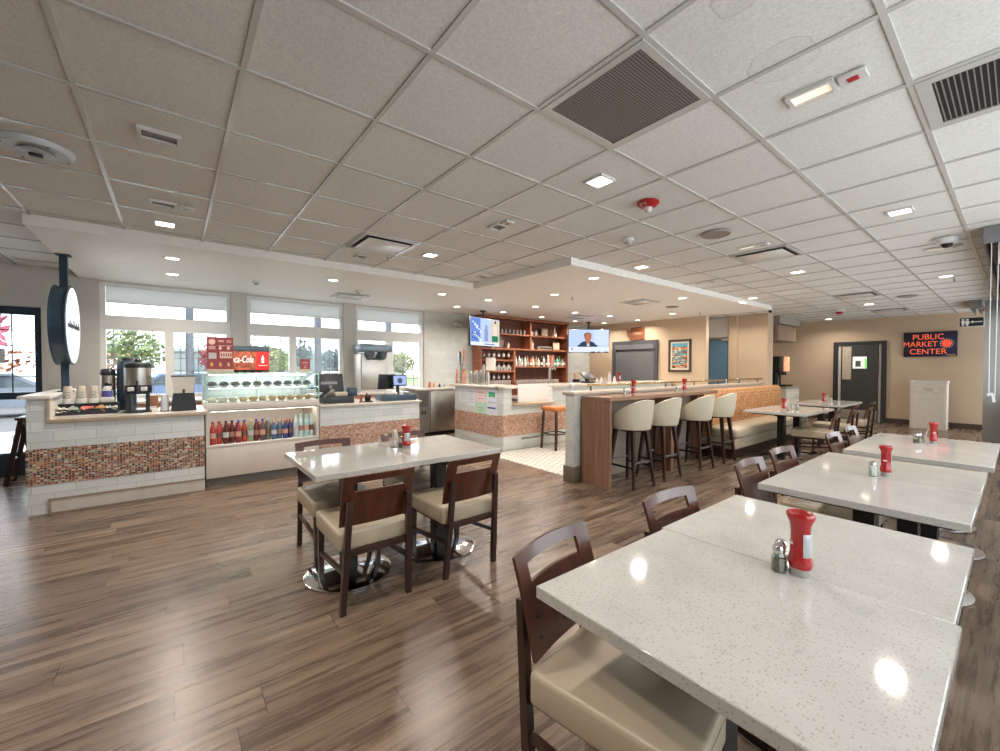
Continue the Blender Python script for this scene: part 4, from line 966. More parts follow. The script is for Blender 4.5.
glass_row('tumbler', -7.78, 1.02, 6.70, .085, 18, tumb, M_GLW, 'tumblers at the foot of the right shelf bay', 'clear tumbler, %s from the left at the foot of the right shelf bay')
glass_row('short_glass', -7.80, 2.25, 6.12, .12, 8, [(.03, 0), (.036, .11), (.033, .11), (.028, .01), (1e-6, .01)], M_GLD, 'short glasses on the upper left shelf', 'short glass, %s from the left on the upper left shelf')
BC = [('#d6d2c8', 'white labelled', '#c9a27a'), ('#c9c4b8', 'clear', '#5a3a2a'), ('#b9bcb6', 'pale grey', '#2a2a2c'), ('#d9d3c4', 'ivory', '#8a4a3a'), ('#8f7f6d', 'amber', '#3a2a22'), ('#c96a55', 'red labelled', '#2a2a2c'),
      ('#d2cabb', 'cream', '#c0a070'), ('#b08a5a', 'honey', '#5a3a2a'), ('#cfcac4', 'clear white', '#8a8a88'), ('#3a3a3c', 'black', '#b9b0a0'), ('#e0dcd4', 'bright white', '#3a3a3a'), ('#6f5a48', 'brown', '#2a2020'),
      ('#c9472f', 'bright red', '#d9d0c0'), ('#d9b9a0', 'peach', '#7a3a2a'), ('#4fa3a5', 'turquoise', '#2a5a5c'), ('#7fb5ad', 'aqua', '#4a4a48'), ('#5a7f5a', 'green', '#c9b060'), ('#8fae9a', 'pale green', '#2a2a28'), ('#a84434', 'dark red', '#2a2020')]
for k, (c, nm, lc) in enumerate(BC):
    y = 6.69+.097*k; h = .26+.03*math.sin(k*2.1)
    t = thing('liquor_bottle', '%s liquor bottle, %s from the left on the bottle shelf' % (nm, ORD[k]), 'bottle', (-7.80+.02*(k % 2), y, 1.46), 0, 'liquor bottles on the bar shelf')
    MB().lathe([(.034, 0), (.037, .006), (.037, h*.55), (.028, h*.66), (.013, h*.74), (.013, h*.93)], (0, 0, 0), 12).build('bottle_body', mat('liq_'+c, c, .18, var=.12), t)
    MB().lathe([(.015, h*.92), (.015, h), (1e-6, h)], (0, 0, 0), 10).build('stopper', mat('stop_'+lc, lc, .4), t)
    MB().lathe([(.0375, h*.15), (.0378, h*.42)], (0, 0, 0), 12).build('label', mat('liqlabel_%d' % (k % 3), ('#d9d4c6', '#b9ad98', '#e2ddd4')[k % 3], .6), t)
# odds and ends on the upper shelves
def deco(nm, label, cat, y, z, prof, c, seg=14, x=-7.86):
    t = thing(nm, label, cat, (x, y, z)); MB().lathe(prof, (0, 0, 0), seg).build(nm+'_body', mat('deco_'+nm+c, c, .4, var=.12), t); return t
deco('decanter', 'tall clear decanter with slim neck at the right of the upper right shelf', 'bottle', 8.12, 2.25, [(.06, 0), (.065, .02), (.05, .09), (.02, .14), (.018, .25), (.03, .27)], '#c9c2b6')
deco('white_jug', 'small white jug at the left of the upper right shelf', 'jug', 7.27, 2.25, [(.04, 0), (.045, .06), (.02, .1), (.025, .13)], '#d6d0c6')
deco('grey_jar', 'grey lidded jar beside the white jug on the upper right shelf', 'jar', 7.43, 2.25, [(.045, 0), (.05, .08), (.03, .12), (.02, .15)], '#a39a8e')
t = thing('framed_print', 'beige framed print leaning on the upper right shelf', 'picture', (-7.90, 7.78, 2.25))
MB().box(-.012, .012, -.12, .12, 0, .22, .004).build('frame', mat('frame_beige', '#a08468', .5), t); MB().box(.012, .014, -.09, .09, .03, .19).build('picture', mat('print_beige', '#c9b399', .5, var=.25, scale=20), t)
t = thing('framed_print', 'pale framed print at the right end of the middle shelf', 'picture', (-7.86, 8.18, 1.895))
MB().box(-.012, .012, -.12, .12, 0, .22, .004).build('frame', mat('frame_pale', '#c9a285', .5), t); MB().box(.012, .014, -.10, .10, .02, .20).build('picture', mat('print_pale', '#dab9a0', .5, var=.2, scale=30), t)
t = thing('book_stack', 'short grey box of coasters on the middle shelf', 'box', (-7.84, 7.72, 1.895))
MB().box(-.05, .05, -.22, .22, 0, .085, .004).build('box_body', mat('coaster_grey', '#b8b2aa', .5), t); MB().box(.05, .053, -.2, .2, .02, .07).build('box_print', mat('coaster_dark', '#55504a', .5, var=.4, scale=60), t)
t = thing('glass_dome', 'clear dome bottle on the middle shelf beside the divider', 'bottle', (-7.86, 7.30, 1.895)); MB().lathe([(.06, 0), (.06, .03), (.035, .05), (.05, .12), (.02, .18), (.02, .24), (1e-6, .25)], (0, 0, 0), 16).build('dome', mat('dome_glass', '#b8a898', .15, var=.1), t)
t = thing('round_plaque', 'round grey brown plaque on the middle shelf under the television', 'plaque', (-7.88, 6.22, 1.895))
MB().lathe([(1e-6, -.015), (.15, -.015), (.16, 0), (.15, .015), (.12, .018), (1e-6, .012)], (0, 0, .165), 28, axis='x').build('disc', mat('plaque_grey', '#7d6f63', .5, var=.3, scale=25), t)
MB().box(-.05, .05, -.10, .10, 0, .02).build('stand', M_CHL, t)
for k, (y, c) in enumerate(((6.0, '#d8cfc0'), (6.46, '#d9c6b0'))):
    t = thing('pillar_candle', '%s cream candle beside the round plaque' % ('left', 'right')[k], 'candle', (-7.82, y, 1.895)); MB().lathe([(.03, 0), (.03, .1), (.012, .12), (.012, .16), (1e-6, .16)], (0, 0, 0), 14).build('candle_body', mat('candle'+c, c, .5), t)
tag(MB().box(-7.71, -7.705, 5.72, 6.0, 1.36, 1.66).build('white_card', mat('card_paper', '#d8cfc4', .6)), 'white paper sheet fixed at the left side of the wooden shelf', 'notice').location = (-.002, -.02, 0)

# ------------------------------------------------------------------ televisions hung from the ceiling
def tv(label, loc, face, w, h, zt):
    t = thing('television', label, 'television', loc, face)
    MB().box(-w/2, w/2, .0, .045, -h/2, h/2, .006).build('housing', M_BLACK, t)
    MB().tube([(0, .07, 0), (0, .07, zt)], .016).box(-.1, .1, .04, .09, -.1, .1).build('ceiling_pole', M_BLACK, t)
    MB().box(-.05, .05, .03, .11, zt-.03, zt).build('ceiling_mount', M_BLACK, t)
    sc_ = MB().box(-w/2+.012, w/2-.012, -.002, .001, -h/2+.014, h/2-.012).build('screen', emis('tv_blue', '#b9cbee', .95), t)
    return t, sc_
def patch(t, nm, x0, x1, z0, z1, c, s=.9, d=.003): MB().box(x0, x1, -d, -.002, z0, z1).build(nm, emis('tvp'+c, c, s), t)
KX = (1.04, 1.09)
t1, s1 = tv('television at left of the wooden shelf showing a bright blue picture', (-7.20, 5.31, 2.19), 1.83, 1.02, .61, S-2.19)
m = MB()
def em(t, name, shapes, c, d=.004, s=.9):
    m = MB(); kx = KX; m.M = Matrix.Diagonal((kx[0], 1, kx[1], 1))
    for sh_ in shapes:
        if sh_[0] == 'b': m.box(sh_[1], sh_[2], -d, -.0022, sh_[3], sh_[4])
        else: m.lathe([(1e-6, -d), (sh_[3], -d), (sh_[3], -.0022), (1e-6, -.0022)], (sh_[1], 0, sh_[2]), 18, (sh_[4] if len(sh_) > 4 else 1), 1, axis='y')
    return m.build(name, emis('tvp'+c, c, s), t)
em(s1, 'picture_left', [('b', -.47, -.17, -.26, .26)], '#6d8fd8')
for k in range(9): em(s1, 'picture_splash', [('c', -.40+.05*(k % 5)+.01*k, .18-.055*k*.8, .022+.008*(k % 3))], '#dfe6f5', .0048)
for k in range(10): em(s1, 'picture_flower', [('c', -.42+.055*(k % 4), -.03-.05*(k//4)-.01*k, .02)], '#4f5fa8', .0050)
em(s1, 'picture_right', [('b', .17, .475, -.26, .26)], '#d9cdb8')
em(s1, 'green_skirt', [('b', .21, .43, -.18, -.06)], '#2f7f62', .0046); em(s1, 'figure_top', [('b', .26, .39, -.06, .14), ('c', .33, .19, .035)], '#e8d8cc', .0048)
em(s1, 'dark_hair', [('c', .33, .215, .03)], '#4a3a30', .0052)
em(s1, 'middle_figure', [('c', .02, .10, .045), ('b', -.04, .08, -.18, .06)], '#8fa0c8', .0046); em(s1, 'caption_bar', [('b', -.47, .475, -.27, -.2)], '#e6ebf6', .0054); em(s1, 'caption_text', [('b', -.05, .3, -.245, -.225)], '#5d78b5', .0058)
KX = (1.15, 1.155)
t2, s2_ = tv('television over the bar showing a person in a dark jacket on pale blue', (-7.22, 8.77, 2.145), .88, 1.10, .63, S-2.145)
em(s2_, 'set_panel', [('b', .12, .46, -.1, .26)], '#cfdcf3', .0040)
em(s2_, 'jacket', [('b', -.26, .20, -.135, -.09), ('c', -.03, -.12, .20, .62)], '#34465c', .0044)
em(s2_, 'face', [('c', -.02, .085, .082, 1.22), ('b', -.06, .02, -.06, .0)], '#b9755a', .0058); em(s2_, 'hair', [('c', -.025, .125, .088, .85)], '#4a3630', .0050)
em(s2_, 'shirt', [('b', -.045, .015, -.125, -.03)], '#d9c9c4', .0053)
em(s2_, 'caption_bar', [('b', -.47, .47, -.26, -.135)], '#dfe6f6', .0060); em(s2_, 'caption_logo', [('c', -.39, -.185, .022)], '#c9584a', .0064); em(s2_, 'ticker', [('b', .05, .15, -.26, -.245), ('b', .2, .26, -.26, -.245), ('b', .36, .44, -.26, -.245)], '#23252c', .0064)

# ------------------------------------------------------------------ art on the bar back wall
t = thing('wooden_plaque', 'wooden plaque in the outline of a state above the dark shutter', 'plaque', (-6.5, 9.855, 2.35))
P_ = [(-.27, .13), (-.20, .05), (-.17, .10), (-.13, .05), (-.15, .14), (-.10, .17), (.27, .17), (.27, -.15), (.05, -.165), (-.03, -.19), (-.12, -.165), (-.16, -.17), (-.19, -.09), (-.25, -.06)]
MB().prism(P_, -.03, 0, 'xz').build('board', wood('plaque_wood', '#6f3f28', '#93583a', 'x', .5), t)
MB().box(-.06, .20, -.033, -.03, -.03, .04).build('carving', mat('plaque_carving', '#b98a6c', .5, var=.3, scale=40), t)
t = thing('framed_picture', 'framed coastal painting in blues and oranges on the beige bar wall', 'picture', (-5.25, 9.855, 1.73))
fm = MB()
for b in ((-.29, -.24, -.40, .40), (.24, .29, -.40, .40), (-.24, .24, -.40, -.35), (-.24, .24, .35, .40)): fm.box(b[0], b[1], -.03, 0, b[2], b[3])
fm.build('frame', mat('dark_bronze_frame', '#43352b', .4), t)
cv = MB().box(-.24, .24, -.012, 0, -.35, .35).build('mat_board', mat('mat_cream', '#d8cfbe', .6), t)
MB().box(-.20, .20, -.014, -.012, .22, .31).build('painted_sky', mat('paint_sky', '#5f9fb5', .6, var=.2, scale=8), cv)
MB().box(-.20, .20, -.0142, -.012, -.31, .22).build('painted_shore', mat('paint_shore', '#b87f58', .6, var=.5, scale=16), cv)
m = MB()
for (x, z, w, h) in ((-.08, .10, .12, .03), (.07, .12, .11, .025), (.02, .03, .17, .03), (-.06, -.06, .13, .035), (.08, -.13, .10, .03), (-.05, -.2, .14, .03)): m.lathe([(1e-6, -.016), (w, -.016), (w, -.0142), (1e-6, -.0142)], (x, 0, z), 14, 1, 1, axis='y') if False else m.box(x-w, x+w, -.016, -.0142, z-h, z+h, .02)
m.build('painted_water', mat('paint_water', '#5d8f97', .6, var=.3, scale=14), cv)
m = MB()
for k in range(22): x = R.uniform(-.17, .17); z = R.uniform(-.3, .18); m.box(x-.03, x+.03, -.0175, -.016, z-.008, z+.012)
m.build('painted_boulders', mat('paint_rocks', '#e0cdb4', .6, var=.3, scale=20), cv)
# ------------------------------------------------------------------ pony wall, rail, high bar, stools, banquette
M_PONY = mat('pony_wall_paint', '#b3aa9c', .6, var=.02)
t = thing('pony_wall', 'low beige partition with a wooden cap dividing the bar from the dining room', 'partition', (0, 0, 0)); t['kind'] = 'structure'
MB().box(-3.53, -3.41, 3.98, 9.85, 0, 1.085).build('wall_body', M_PONY, t)
MB().box(-3.545, -3.40, 3.86, 3.98, .0, 1.10, .006).build('end_post', mat('post_pale', '#c3c4bd', .5), t); MB().box(-3.56, -3.385, 3.84, 3.99, 0, .20, .005).build('post_base', mat('post_base_brown', '#6a5d50', .5), t)
MB().box(-3.585, -3.385, 3.845, 9.87, 1.085, 1.125, .006).build('cap', mat('cap_stone', '#b8aa98', .35, var=.06), t)
t = thing('brass_rail', 'brass rail on short posts along the top of the low partition', 'rail', (-3.50, 3.95, 1.125))
MB().tube([(0, .28, .07)]+[(0, .28+k*.4, .07) for k in range(1, 15)]+[(0, 6.1, .07)], .016, 10).build('tube', M_BRASS, t)
for k in range(7): MB().lathe([(.02, 0), (.012, .008), (.010, .06)], (0, .35+.92*k, 0), 10).build('rail_post', mat('rail_post_dark', '#5a4836', .4, .4), t)
t = thing('ball_finial', 'white ball on a stem at the near end of the low partition', 'finial', (-3.50, 3.92, 1.125))
MB().lathe([(.018, 0), (.012, .02), (.012, .05)], (0, 0, 0), 12).build('stem', M_OFFW, t); MB().ball((0, 0, .078), .034).build('ball', M_OFFW, t)
t = thing('high_bar', 'walnut waterfall high bar along the low partition', 'high table', (0, 0, 0))
MB().box(-3.36, -2.945, 3.955, 6.70, 1.03, 1.075, .003, 1).build('top', M_HIGHT, t)
MB().box(-3.36, -2.945, 3.955, 4.00, 0, 1.03).build('waterfall_panel', M_HIGH, t); MB().box(-3.36, -3.24, 6.655, 6.70, 0, 1.03).build('end_panel', M_HIGH, t)
MB().box(-3.32, -2.97, 5.36, 5.44, 0, 1.03).build('middle_panel', M_HIGH, t)
MB().box(-3.38, -3.362, 4.0, 6.66, 0, 1.03).build('backing', mat('highbar_backing', '#9a8f83', .5), t)

def make_stool(label):
    t = thing('bar_stool', label, 'stool', (0, 0, 0), 0, 'cream barrel back stools at the high bar')
    m = MB(); m.lathe([(.18, .695), (.208, .705), (.218, .735), (.21, .765), (.16, .782), (1e-6, .785)], (0, .0, 0), 36); m.build('seat', M_STVIN, t)
    A = math.radians(122); us = [-A+2*A*i/36 for i in range(37)]; vs = [i/12 for i in range(13)]
    def fn(a, v):
        c = math.cos(a/ (A) * PI/2)
        top = .765 + .285*(max(0, c)**.85)
        z = .69+(top-.69)*v
        r = .228 + .026*v*(.3+.7*max(0, c)) - .02*(1-v)**3
        p = (math.sin(a)*r, -math.cos(a)*r, z); n = (math.sin(a), -math.cos(a), 0)
        return p, n
    m = MB(); m.sheet(us, vs, fn, .042); b = m.build('backrest', M_STVIN, t, 60)
    md = b.modifiers.new('soft_edge', 'BEVEL'); md.width = .016; md.segments = 3; md.limit_method = 'ANGLE'; md.angle_limit = math.radians(50)
    MB().lathe([(.19, .672), (.195, .695), (1e-6, .696)], (0, 0, 0), 30).build('swivel_plate', M_DWOOD, t)
    for sx in (-1, 1):
        for sy in (-1, 1):
            MB().bar((sx*.185, sy*.205, 0), (sx*.12, sy*.13, .68), .026, .026, .046, .046).build('leg', M_DWOOD, t)
    k = lambda z: (.185-.065*z/.68, .205-.075*z/.68)
    for (za, side) in ((.30, 'f'), (.30, 'b'), (.24, 'l'), (.24, 'r')):
        x, y = k(za); m = MB()
        if side in 'fb': s = 1 if side == 'f' else -1; m.bar((-x, s*y, za), (x, s*y, za), .016, .022)
        else: s = 1 if side == 'r' else -1; m.bar((s*x, -y, za), (s*x, y, za), .016, .022)
        m.build('foot_rail', mat('footrail_metal', '#8d8d90', .3, .8) if side in 'fb' else M_BLACK, t)
    return t
st = make_stool('cream barrel back stool nearest the walnut end panel'); st.location = (-2.955, 4.39, 0); st.rotation_euler = (0, 0, PI/2-.1)
copy_to(st, (-2.95, 5.02, 0), PI/2-.05, 'second cream barrel back stool from the walnut end panel')
copy_to(st, (-2.93, 5.90, 0), PI/2-.02, 'third cream barrel back stool, just past the middle panel of the high bar')
copy_to(st, (-2.92, 6.60, 0), PI/2, 'fourth cream barrel back stool, beside the orange banquette')
t = thing('backless_stool', 'bar stool with an orange brown wooden seat on dark legs at the tiled bar', 'stool', (-5.08, 5.30, 0))
MB().box(-.19, .19, -.20, .20, .665, .755, .035, 4).build('seat', wood('orange_seat_wood', '#a34f1c', '#d0803f', 'y', .3, .4), t)
for sx in (-1, 1):
    for sy in (-1, 1): MB().bar((sx*.175, sy*.19, 0), (sx*.15, sy*.16, .67), .032).build('leg', M_CHL, t)
for (a, b) in (((-.165, -.175), (.165, -.175)), ((-.165, .175), (.165, .175)), ((-.165, -.175), (-.165, .175)), ((.165, -.175), (.165, .175))): MB().bar((*a, .27), (*b, .27), .02).build('stretcher', M_CHL, t)

t = thing('banquette', 'long banquette with orange woven back and cream seat along the low partition', 'bench', (0, 0, 0))
BY0, BY1 = 6.78, 10.2
MB().box(-3.30, -2.80, BY0+.10, BY1, 0, .15).build('plinth', mat('plinth_brown', '#3a221a', .4), t)
MB().box(-3.32, -2.72, BY0+.03, BY1, .15, .33, .03, 3).build('seat_base', M_VINYL, t)
m = MB(); m.box(-3.25, -2.68, BY0, BY1, .325, .475, .05, 4); m.build('seat_cushion', M_VINYL, t, 60)
m = MB(); poly = [(-3.335, .33), (-3.335, 1.02), (-3.31, 1.055), (-3.255, 1.065), (-3.205, 1.04), (-3.185, .98), (-3.155, .47), (-3.15, .33)]
m.prism(poly, BY0-.02, BY1, 'xz'); m.build('backrest', M_ORG, t, 50)
# condiments on the partition cap / high bar
copy_to(k0, (-3.10, 4.66, 1.075), .9, 'red ketchup bottle on the high bar behind the first cream stool').scale = (.9, .9, 1)
copy_to(s0, (-3.16, 4.55, 1.075), 0, 'salt shaker beside the ketchup on the near part of the high bar')
copy_to(p0, (-3.19, 4.60, 1.075), 0, 'pepper shaker beside the ketchup on the near part of the high bar')
copy_to(k0, (-3.10, 5.96, 1.075), .7, 'red ketchup bottle on the high bar behind the third cream stool').scale = (.9, .9, 1)
copy_to(s0, (-3.15, 5.84, 1.075), 0, 'salt shaker beside the ketchup on the far part of the high bar')
copy_to(p0, (-3.18, 5.89, 1.075), 0, 'pepper shaker beside the ketchup on the far part of the high bar')
copy_to(s0, (-3.46, 5.15, 1.125), 0, 'lone salt shaker on the cap of the low partition')
copy_to(s0, (-3.46, 8.2, 1.125), 0, 'salt shaker on the partition cap before the blue door')
copy_to(s0, (-3.42, 8.62, 1.125), 0, 'white shaker on the partition cap, right end before the blue door')

# ------------------------------------------------------------------ drink station in the far corner
t = thing('drink_station', 'cream panelled cabinet with a stone top in the far corner by the banquette', 'cabinet', (0, 0, 0))
MB().box(-4.85, -3.72, 12.3, 13.3, 0, .90).build('cabinet_body', mat('station_cream', '#cfc8ba', .5), t)
MB().box(-4.87, -3.68, 12.27, 13.33, .90, .94, .004, 1).build('worktop', mat('station_top', '#9a9080', .3), t)
for k in range(3): MB().box(-3.722, -3.705, 12.34, 13.26, .08+.27*k, .31+.27*k, .006).build('drawer', mat('station_cream', '#cfc8ba', .5), t)
t = thing('soda_machine', 'black drink machine with a lit colourful side panel in the far corner', 'soda machine', (-4.02, 12.75, .94))
MB().box(-.30, .10, -.30, .26, .40, .80, .02).box(-.3, -.02, -.22, .2, 0, .42).box(-.3, .22, -.26, .3, 0, .05).build('body', M_BLACK, t)
MB().box(.10, .16, -.02, .27, .40, .79, .015).build('lit_panel', mat('soda_panel', '#e08a5a', .4, var=.5, scale=9, emit='#f0b090', es=.7), t)
MB().box(.10, .14, .0, .25, .62, .79, .01).build('panel_sky', mat('soda_sky', '#b9c6e6', .4, emit='#b9c6e6', es=.8), t)
for k in range(4): MB().box(.03, .10, -.22+.13*k, -.16+.13*k, .30, .42, .008).build('valve', M_CHAR, t)
for k in range(4):
    tag(MB().lathe([(.05, 0), (.04, .12), (.035, .12), (.035, .03*k+.14), (1e-6, .03*k+.15)], (0, 0, 0), 12).build('cup_stack', mat('cupst_%d' % (k % 2), ('#d8d6d2', '#2c2c2e')[k % 2], .4)),
        '%s stack of cups left of the black drink machine' % ('first', 'second', 'third', 'fourth')[k], 'cups', 'cup stacks at the drink station').location = (-3.86, 12.36+.0*k, .94+.0) if False else (-4.55+.2*k, 12.40, .94)
t = thing('wall_cabinet', 'wood fronted wall cabinet above the drink station', 'cabinet', (0, 0, 0))
MB().box(-4.85, -3.86, 12.05, 13.4, 2.14, 2.55).build('carcass', mat('wallcab_grey', '#8d8478', .5), t)
m = MB()
MB().box(-4.84, -4.36, 12.03, 12.05, 2.15, 2.54, .003, 1).build('door', wood('ash_front', '#8a6f5a', '#ab907a', 'z', .45, 0, 1, 20), t)
MB().box(-4.35, -3.87, 12.03, 12.05, 2.15, 2.54, .003, 1).build('door', wood('ash_front_b', '#8a6f5a', '#ab907a', 'z', .45, 0, 1, 20), t)
MB().box(-3.86, -3.84, 12.06, 13.39, 2.15, 2.54, .003, 1).build('side_front', wood('ash_side', '#7d6553', '#a0866f', 'z', .45, 0, 1, 20), t)
wall_piece('trim_1', [(-4.9, -3.78, 11.98, 13.5, 2.56, CZ)], mat('bulkhead_grey', '#9a948a', .6))

# ------------------------------------------------------------------ market wall
t = thing('market_sign', 'dark blue canvas with glowing orange red words PUBLIC MARKET CENTER on the beige wall', 'sign', (-1.395, 14.60, 2.02))
MB().box(-.46, .46, -.035, 0, -.305, .305, .004).build('canvas', mat('canvas_night', '#231f3d', .6, var=.35, scale=3), t)
M_NEON = mat('neon_letter', '#e2603c', .5, emit='#f06a40', es=.55)
for (tx, x, z, s, sx) in (('PUBLIC', -.03, .175, .185, .92), ('MARKET', -.165, 0, .185, .86), ('CENTER', -.03, -.185, .185, .95)):
    text_mesh('lettering', tx, s, M_NEON, t, (x, -.037, z), (PI/2, 0, 0), .0015, bold=0, sx=sx)
m = MB(); m.lathe([(1e-6, -.038), (.085, -.038), (.085, -.036), (1e-6, -.036)], (.285, 0, .01), 24, axis='y'); m.build('round_emblem', mat('emblem_red', '#e0482f', .5, emit='#f0503a', es=.6), t)
m = MB()
for k in range(16): a = 2*PI*k/16; m.box(.285+.108*math.cos(a)-.006, .285+.108*math.cos(a)+.006, -.038, -.036, .01+.108*math.sin(a)-.006, .01+.108*math.sin(a)+.006)
m.build('light_dots', mat('emblem_dots', '#f0d8c0', .5, emit='#f0d8c0', es=.5), t)
MB().box(.29, .43, -.038, -.036, -.30, -.245).build('corner_tag', mat('corner_tag', '#9a7a66', .5, var=.4, scale=60), t)
t = thing('trash_cabinet', 'cream laminate waste bin cabinet with a flap under the market sign', 'bin', (-1.335, 14.05, 0))
MB().box(-.30, .30, -.22, .22, 0, 1.08, .004, 1).build('body', mat('bin_body', '#e2d9ca', .45, var=.02), t)
MB().box(-.27, .27, -.228, -.22, .84, 1.03, .004, 1).build('flap', mat('bin_flap', '#e2d9ca', .45), t); MB().box(-.27, .27, -.228, -.22, .03, .83, .003, 1).build('door', mat('bin_door', '#e0d7c8', .45, var=.02), t)
f = MB(); f.box(-.31, -.27, -.225, .225, 1.08, 1.13); f.box(.27, .31, -.225, .225, 1.08, 1.13); f.box(-.27, .27, .185, .225, 1.08, 1.13); f.box(-.27, .27, -.225, -.19, 1.08, 1.095); f.build('tray_rim', M_WHITE, t)
m = MB(); m.box(-.09, .09, -.2305, -.228, .935, .955); m.box(-.05, .05, -.2305, -.228, .895, .91); m.build('printed_words', mat('bin_print', '#a59b8e', .5), t)

# restroom sign, blinds on the right
t = thing('restroom_sign', 'black restroom sign with white figures and an arrow projecting from the grey pier', 'sign', (-.615, 12.40, 2.345))
MB().box(-.165, .165, -.012, .012, -.095, .095, .004).build('frame', mat('sign_frame_grey', '#b9b6ae', .4), t); MB().box(-.155, .155, -.0135, .0135, -.083, .083).build('panel', M_BLACK, t)
M_SW = mat('pictogram_white', '#d9d6ce', .5)
def figure(x, skirt):
    m = MB(); m.lathe([(1e-6, -.0145), (.017, -.0145), (.017, -.0135), (1e-6, -.0135)], (x, 0, .052), 12, axis='y')
    p = [(-.02, .03), (.02, .03), (.03, -.03), (.012, -.03), (.012, -.07), (-.012, -.07), (-.012, -.03), (-.03, -.03)] if skirt else [(-.022, .03), (.022, .03), (.022, -.02), (.013, -.02), (.013, -.07), (-.013, -.07), (-.013, -.02), (-.022, -.02)]
    m.prism([(x+a, b) for a, b in p], -.0145, -.0135, 'xz'); m.build('pictogram', M_SW, t)
figure(-.115, False); figure(-.055, True); MB().box(-.088, -.083, -.0145, -.0135, -.07, .06).build('divider_line', M_SW, t)
MB().prism([(-.02, 0), (.02, .025), (.02, .008), (.14, .008), (.14, -.008), (.02, -.008), (.02, -.025)], -.0145, -.0135, 'xz').build('arrow', M_SW, t)
t = thing('blind_cassette', 'long grey blind box under the ceiling at the right edge', 'blind', (-.10, 5.95, 0))
MB().box(-.135, .06, 0, .012, 2.59, CZ).box(-.135, -.12, .012, 6.4, 2.59, CZ).build('cassette', mat('cassette_grey', '#77777a', .5), t)
MB().tube([(.0, .012, 2.68), (.0, 6.4, 2.68)], .04, 14).build('roller', mat('roller_beige', '#a89a8a', .7), t)
MB().box(-.045, -.042, .1, 6.35, 2.40, 2.68).build('blind_cloth', mat('blind_shade', '#b7ada0', .8), t)
MB().box(-.06, -.03, .1, 6.35, 2.38, 2.40).build('bottom_bar', M_BLACK, t)
t = thing('blind_chain', 'white bead chain loop hanging in front of the grey pier', 'chain', (-.16, 6.0, 0))
m = MB(); m.tube([(-.025, 0, 2.6), (-.024, 0, 1.6), (-.02, 0, 1.17)], .0032, 6); m.build('bead_chain', M_OFFW, t); m = MB(); m.tube([(.018, 0, 2.6), (.016, 0, 1.17)], .0032, 6); m.build('bead_chain', M_OFFW, t)
MB().bar((-.03, 0, 1.175), (.005, 0, 1.19), .02).bar((.004, 0, 1.18), (.012, 0, 1.11), .018).build('tensioner', M_OFFW, t)
t = thing('blind_cassette', 'short grey blind box under the ceiling left of the grey pier', 'blind', (-.55, 12.1, 0))
MB().box(-.075, .075, 0, .012, 2.57, CZ).box(-.075, -.06, .012, 1.6, 2.57, CZ).build('cassette', mat('cassette_grey', '#77777a', .5), t)
MB().tube([(.05, .2, 2.62), (.05, 1.5, 2.62)], .05, 14).build('roller', mat('roller_beige', '#a89a8a', .7), t)
# ------------------------------------------------------------------ ceiling fixtures
def lamp_data(kind, power, size, col, spread):
    l = bpy.data.lights.new('downlight_lamp', 'AREA'); l.shape = kind; l.size = size; l.energy = power; l.color = col; l.spread = math.radians(spread); return l
PW_T, PW_S = 15., 14.
L_T = lamp_data('SQUARE', PW_T, .12, (1, .91, .82), 150); L_S = lamp_data('DISK', PW_S, .10, (1, .90, .80), 150)
M_HOUS = mat('fixture_white', '#cfcdc8', .4, var=.01)
def make_square(label, cat='ceiling light'):
    t = thing('square_downlight', label, cat, (0, 0, 0), 0, 'square downlights in the tile ceiling')
    m = MB(); w = .066
    for b in ((-w-.014, -w, -w-.014, w+.014), (w, w+.014, -w-.014, w+.014), (-w, w, -w-.014, -w), (-w, w, w, w+.014)): m.box(b[0], b[1], b[2], b[3], -.008, .008)
    m.build('trim_frame', M_HOUS, t); MB().box(-w, w, -w, w, -.002, .006).build('diffuser', M_LEDW, t)
    o = bpy.data.objects.new('downlight_lamp', L_T); COL.objects.link(o); o.parent = t; o.location = (0, 0, -.012); return t
def make_round(label):
    t = thing('round_downlight', label, 'ceiling light', (0, 0, 0), 0, 'round downlights in the lowered ceiling')
    MB().lathe([(.066, -.004), (.07, -.008), (.085, -.006), (.087, .002)], (0, 0, 0), 28).build('trim_ring', M_HOUS, t)
    MB().lathe([(1e-6, -.004), (.066, -.004), (.066, -.001), (1e-6, -.001)], (0, 0, 0), 24).build('diffuser', M_LEDS, t)
    o = bpy.data.objects.new('downlight_lamp', L_S); COL.objects.link(o); o.parent = t; o.location = (0, 0, -.012); return t
SQ = [(-1.87, 2.38, 'square downlight between the front grille and the red strobe'), (-.65, 4.81, 'square downlight above the farthest right table'),
      (-3.10, 4.81, 'square downlight over the near end of the high bar'), (-1.92, 6.72, 'square downlight above the first banquette table'), (-3.15, 8.56, 'square downlight over the orange banquette by the soffit edge'),
      (-.68, 8.66, 'square downlight near the white dome camera at right'), (-1.95, 11.2, 'square downlight in the far dining room beside the far red strobe'), (-3.21, 13.76, 'square downlight closest to the market wall'),
      (-4.92, -.04, 'square downlight beside the soffit above the coffee counter'), (-4.32, 2.38, 'small square downlight near the panel diffuser at the soffit'),
      (-4.1, 10.35, 'square downlight in the corridor ceiling by the blue door')]
OFFCAM = [(-.65, -.6), (-1.87, -.1), (-3.1, -2.4), (-.65, 1.2), (-3.1, -.9), (-1.87, -2.4)]
base = None
for x, y, lb in SQ:
    if base is None: base = make_square(lb); base.location = (x, y, CZ)
    else: copy_to(base, (x, y, CZ), 0, lb)
for k, (x, y) in enumerate(OFFCAM[:3]): copy_to(base, (x, y, CZ), 0, 'square downlight in the ceiling over the camera, %s' % ('right side', 'middle', 'left side')[k])
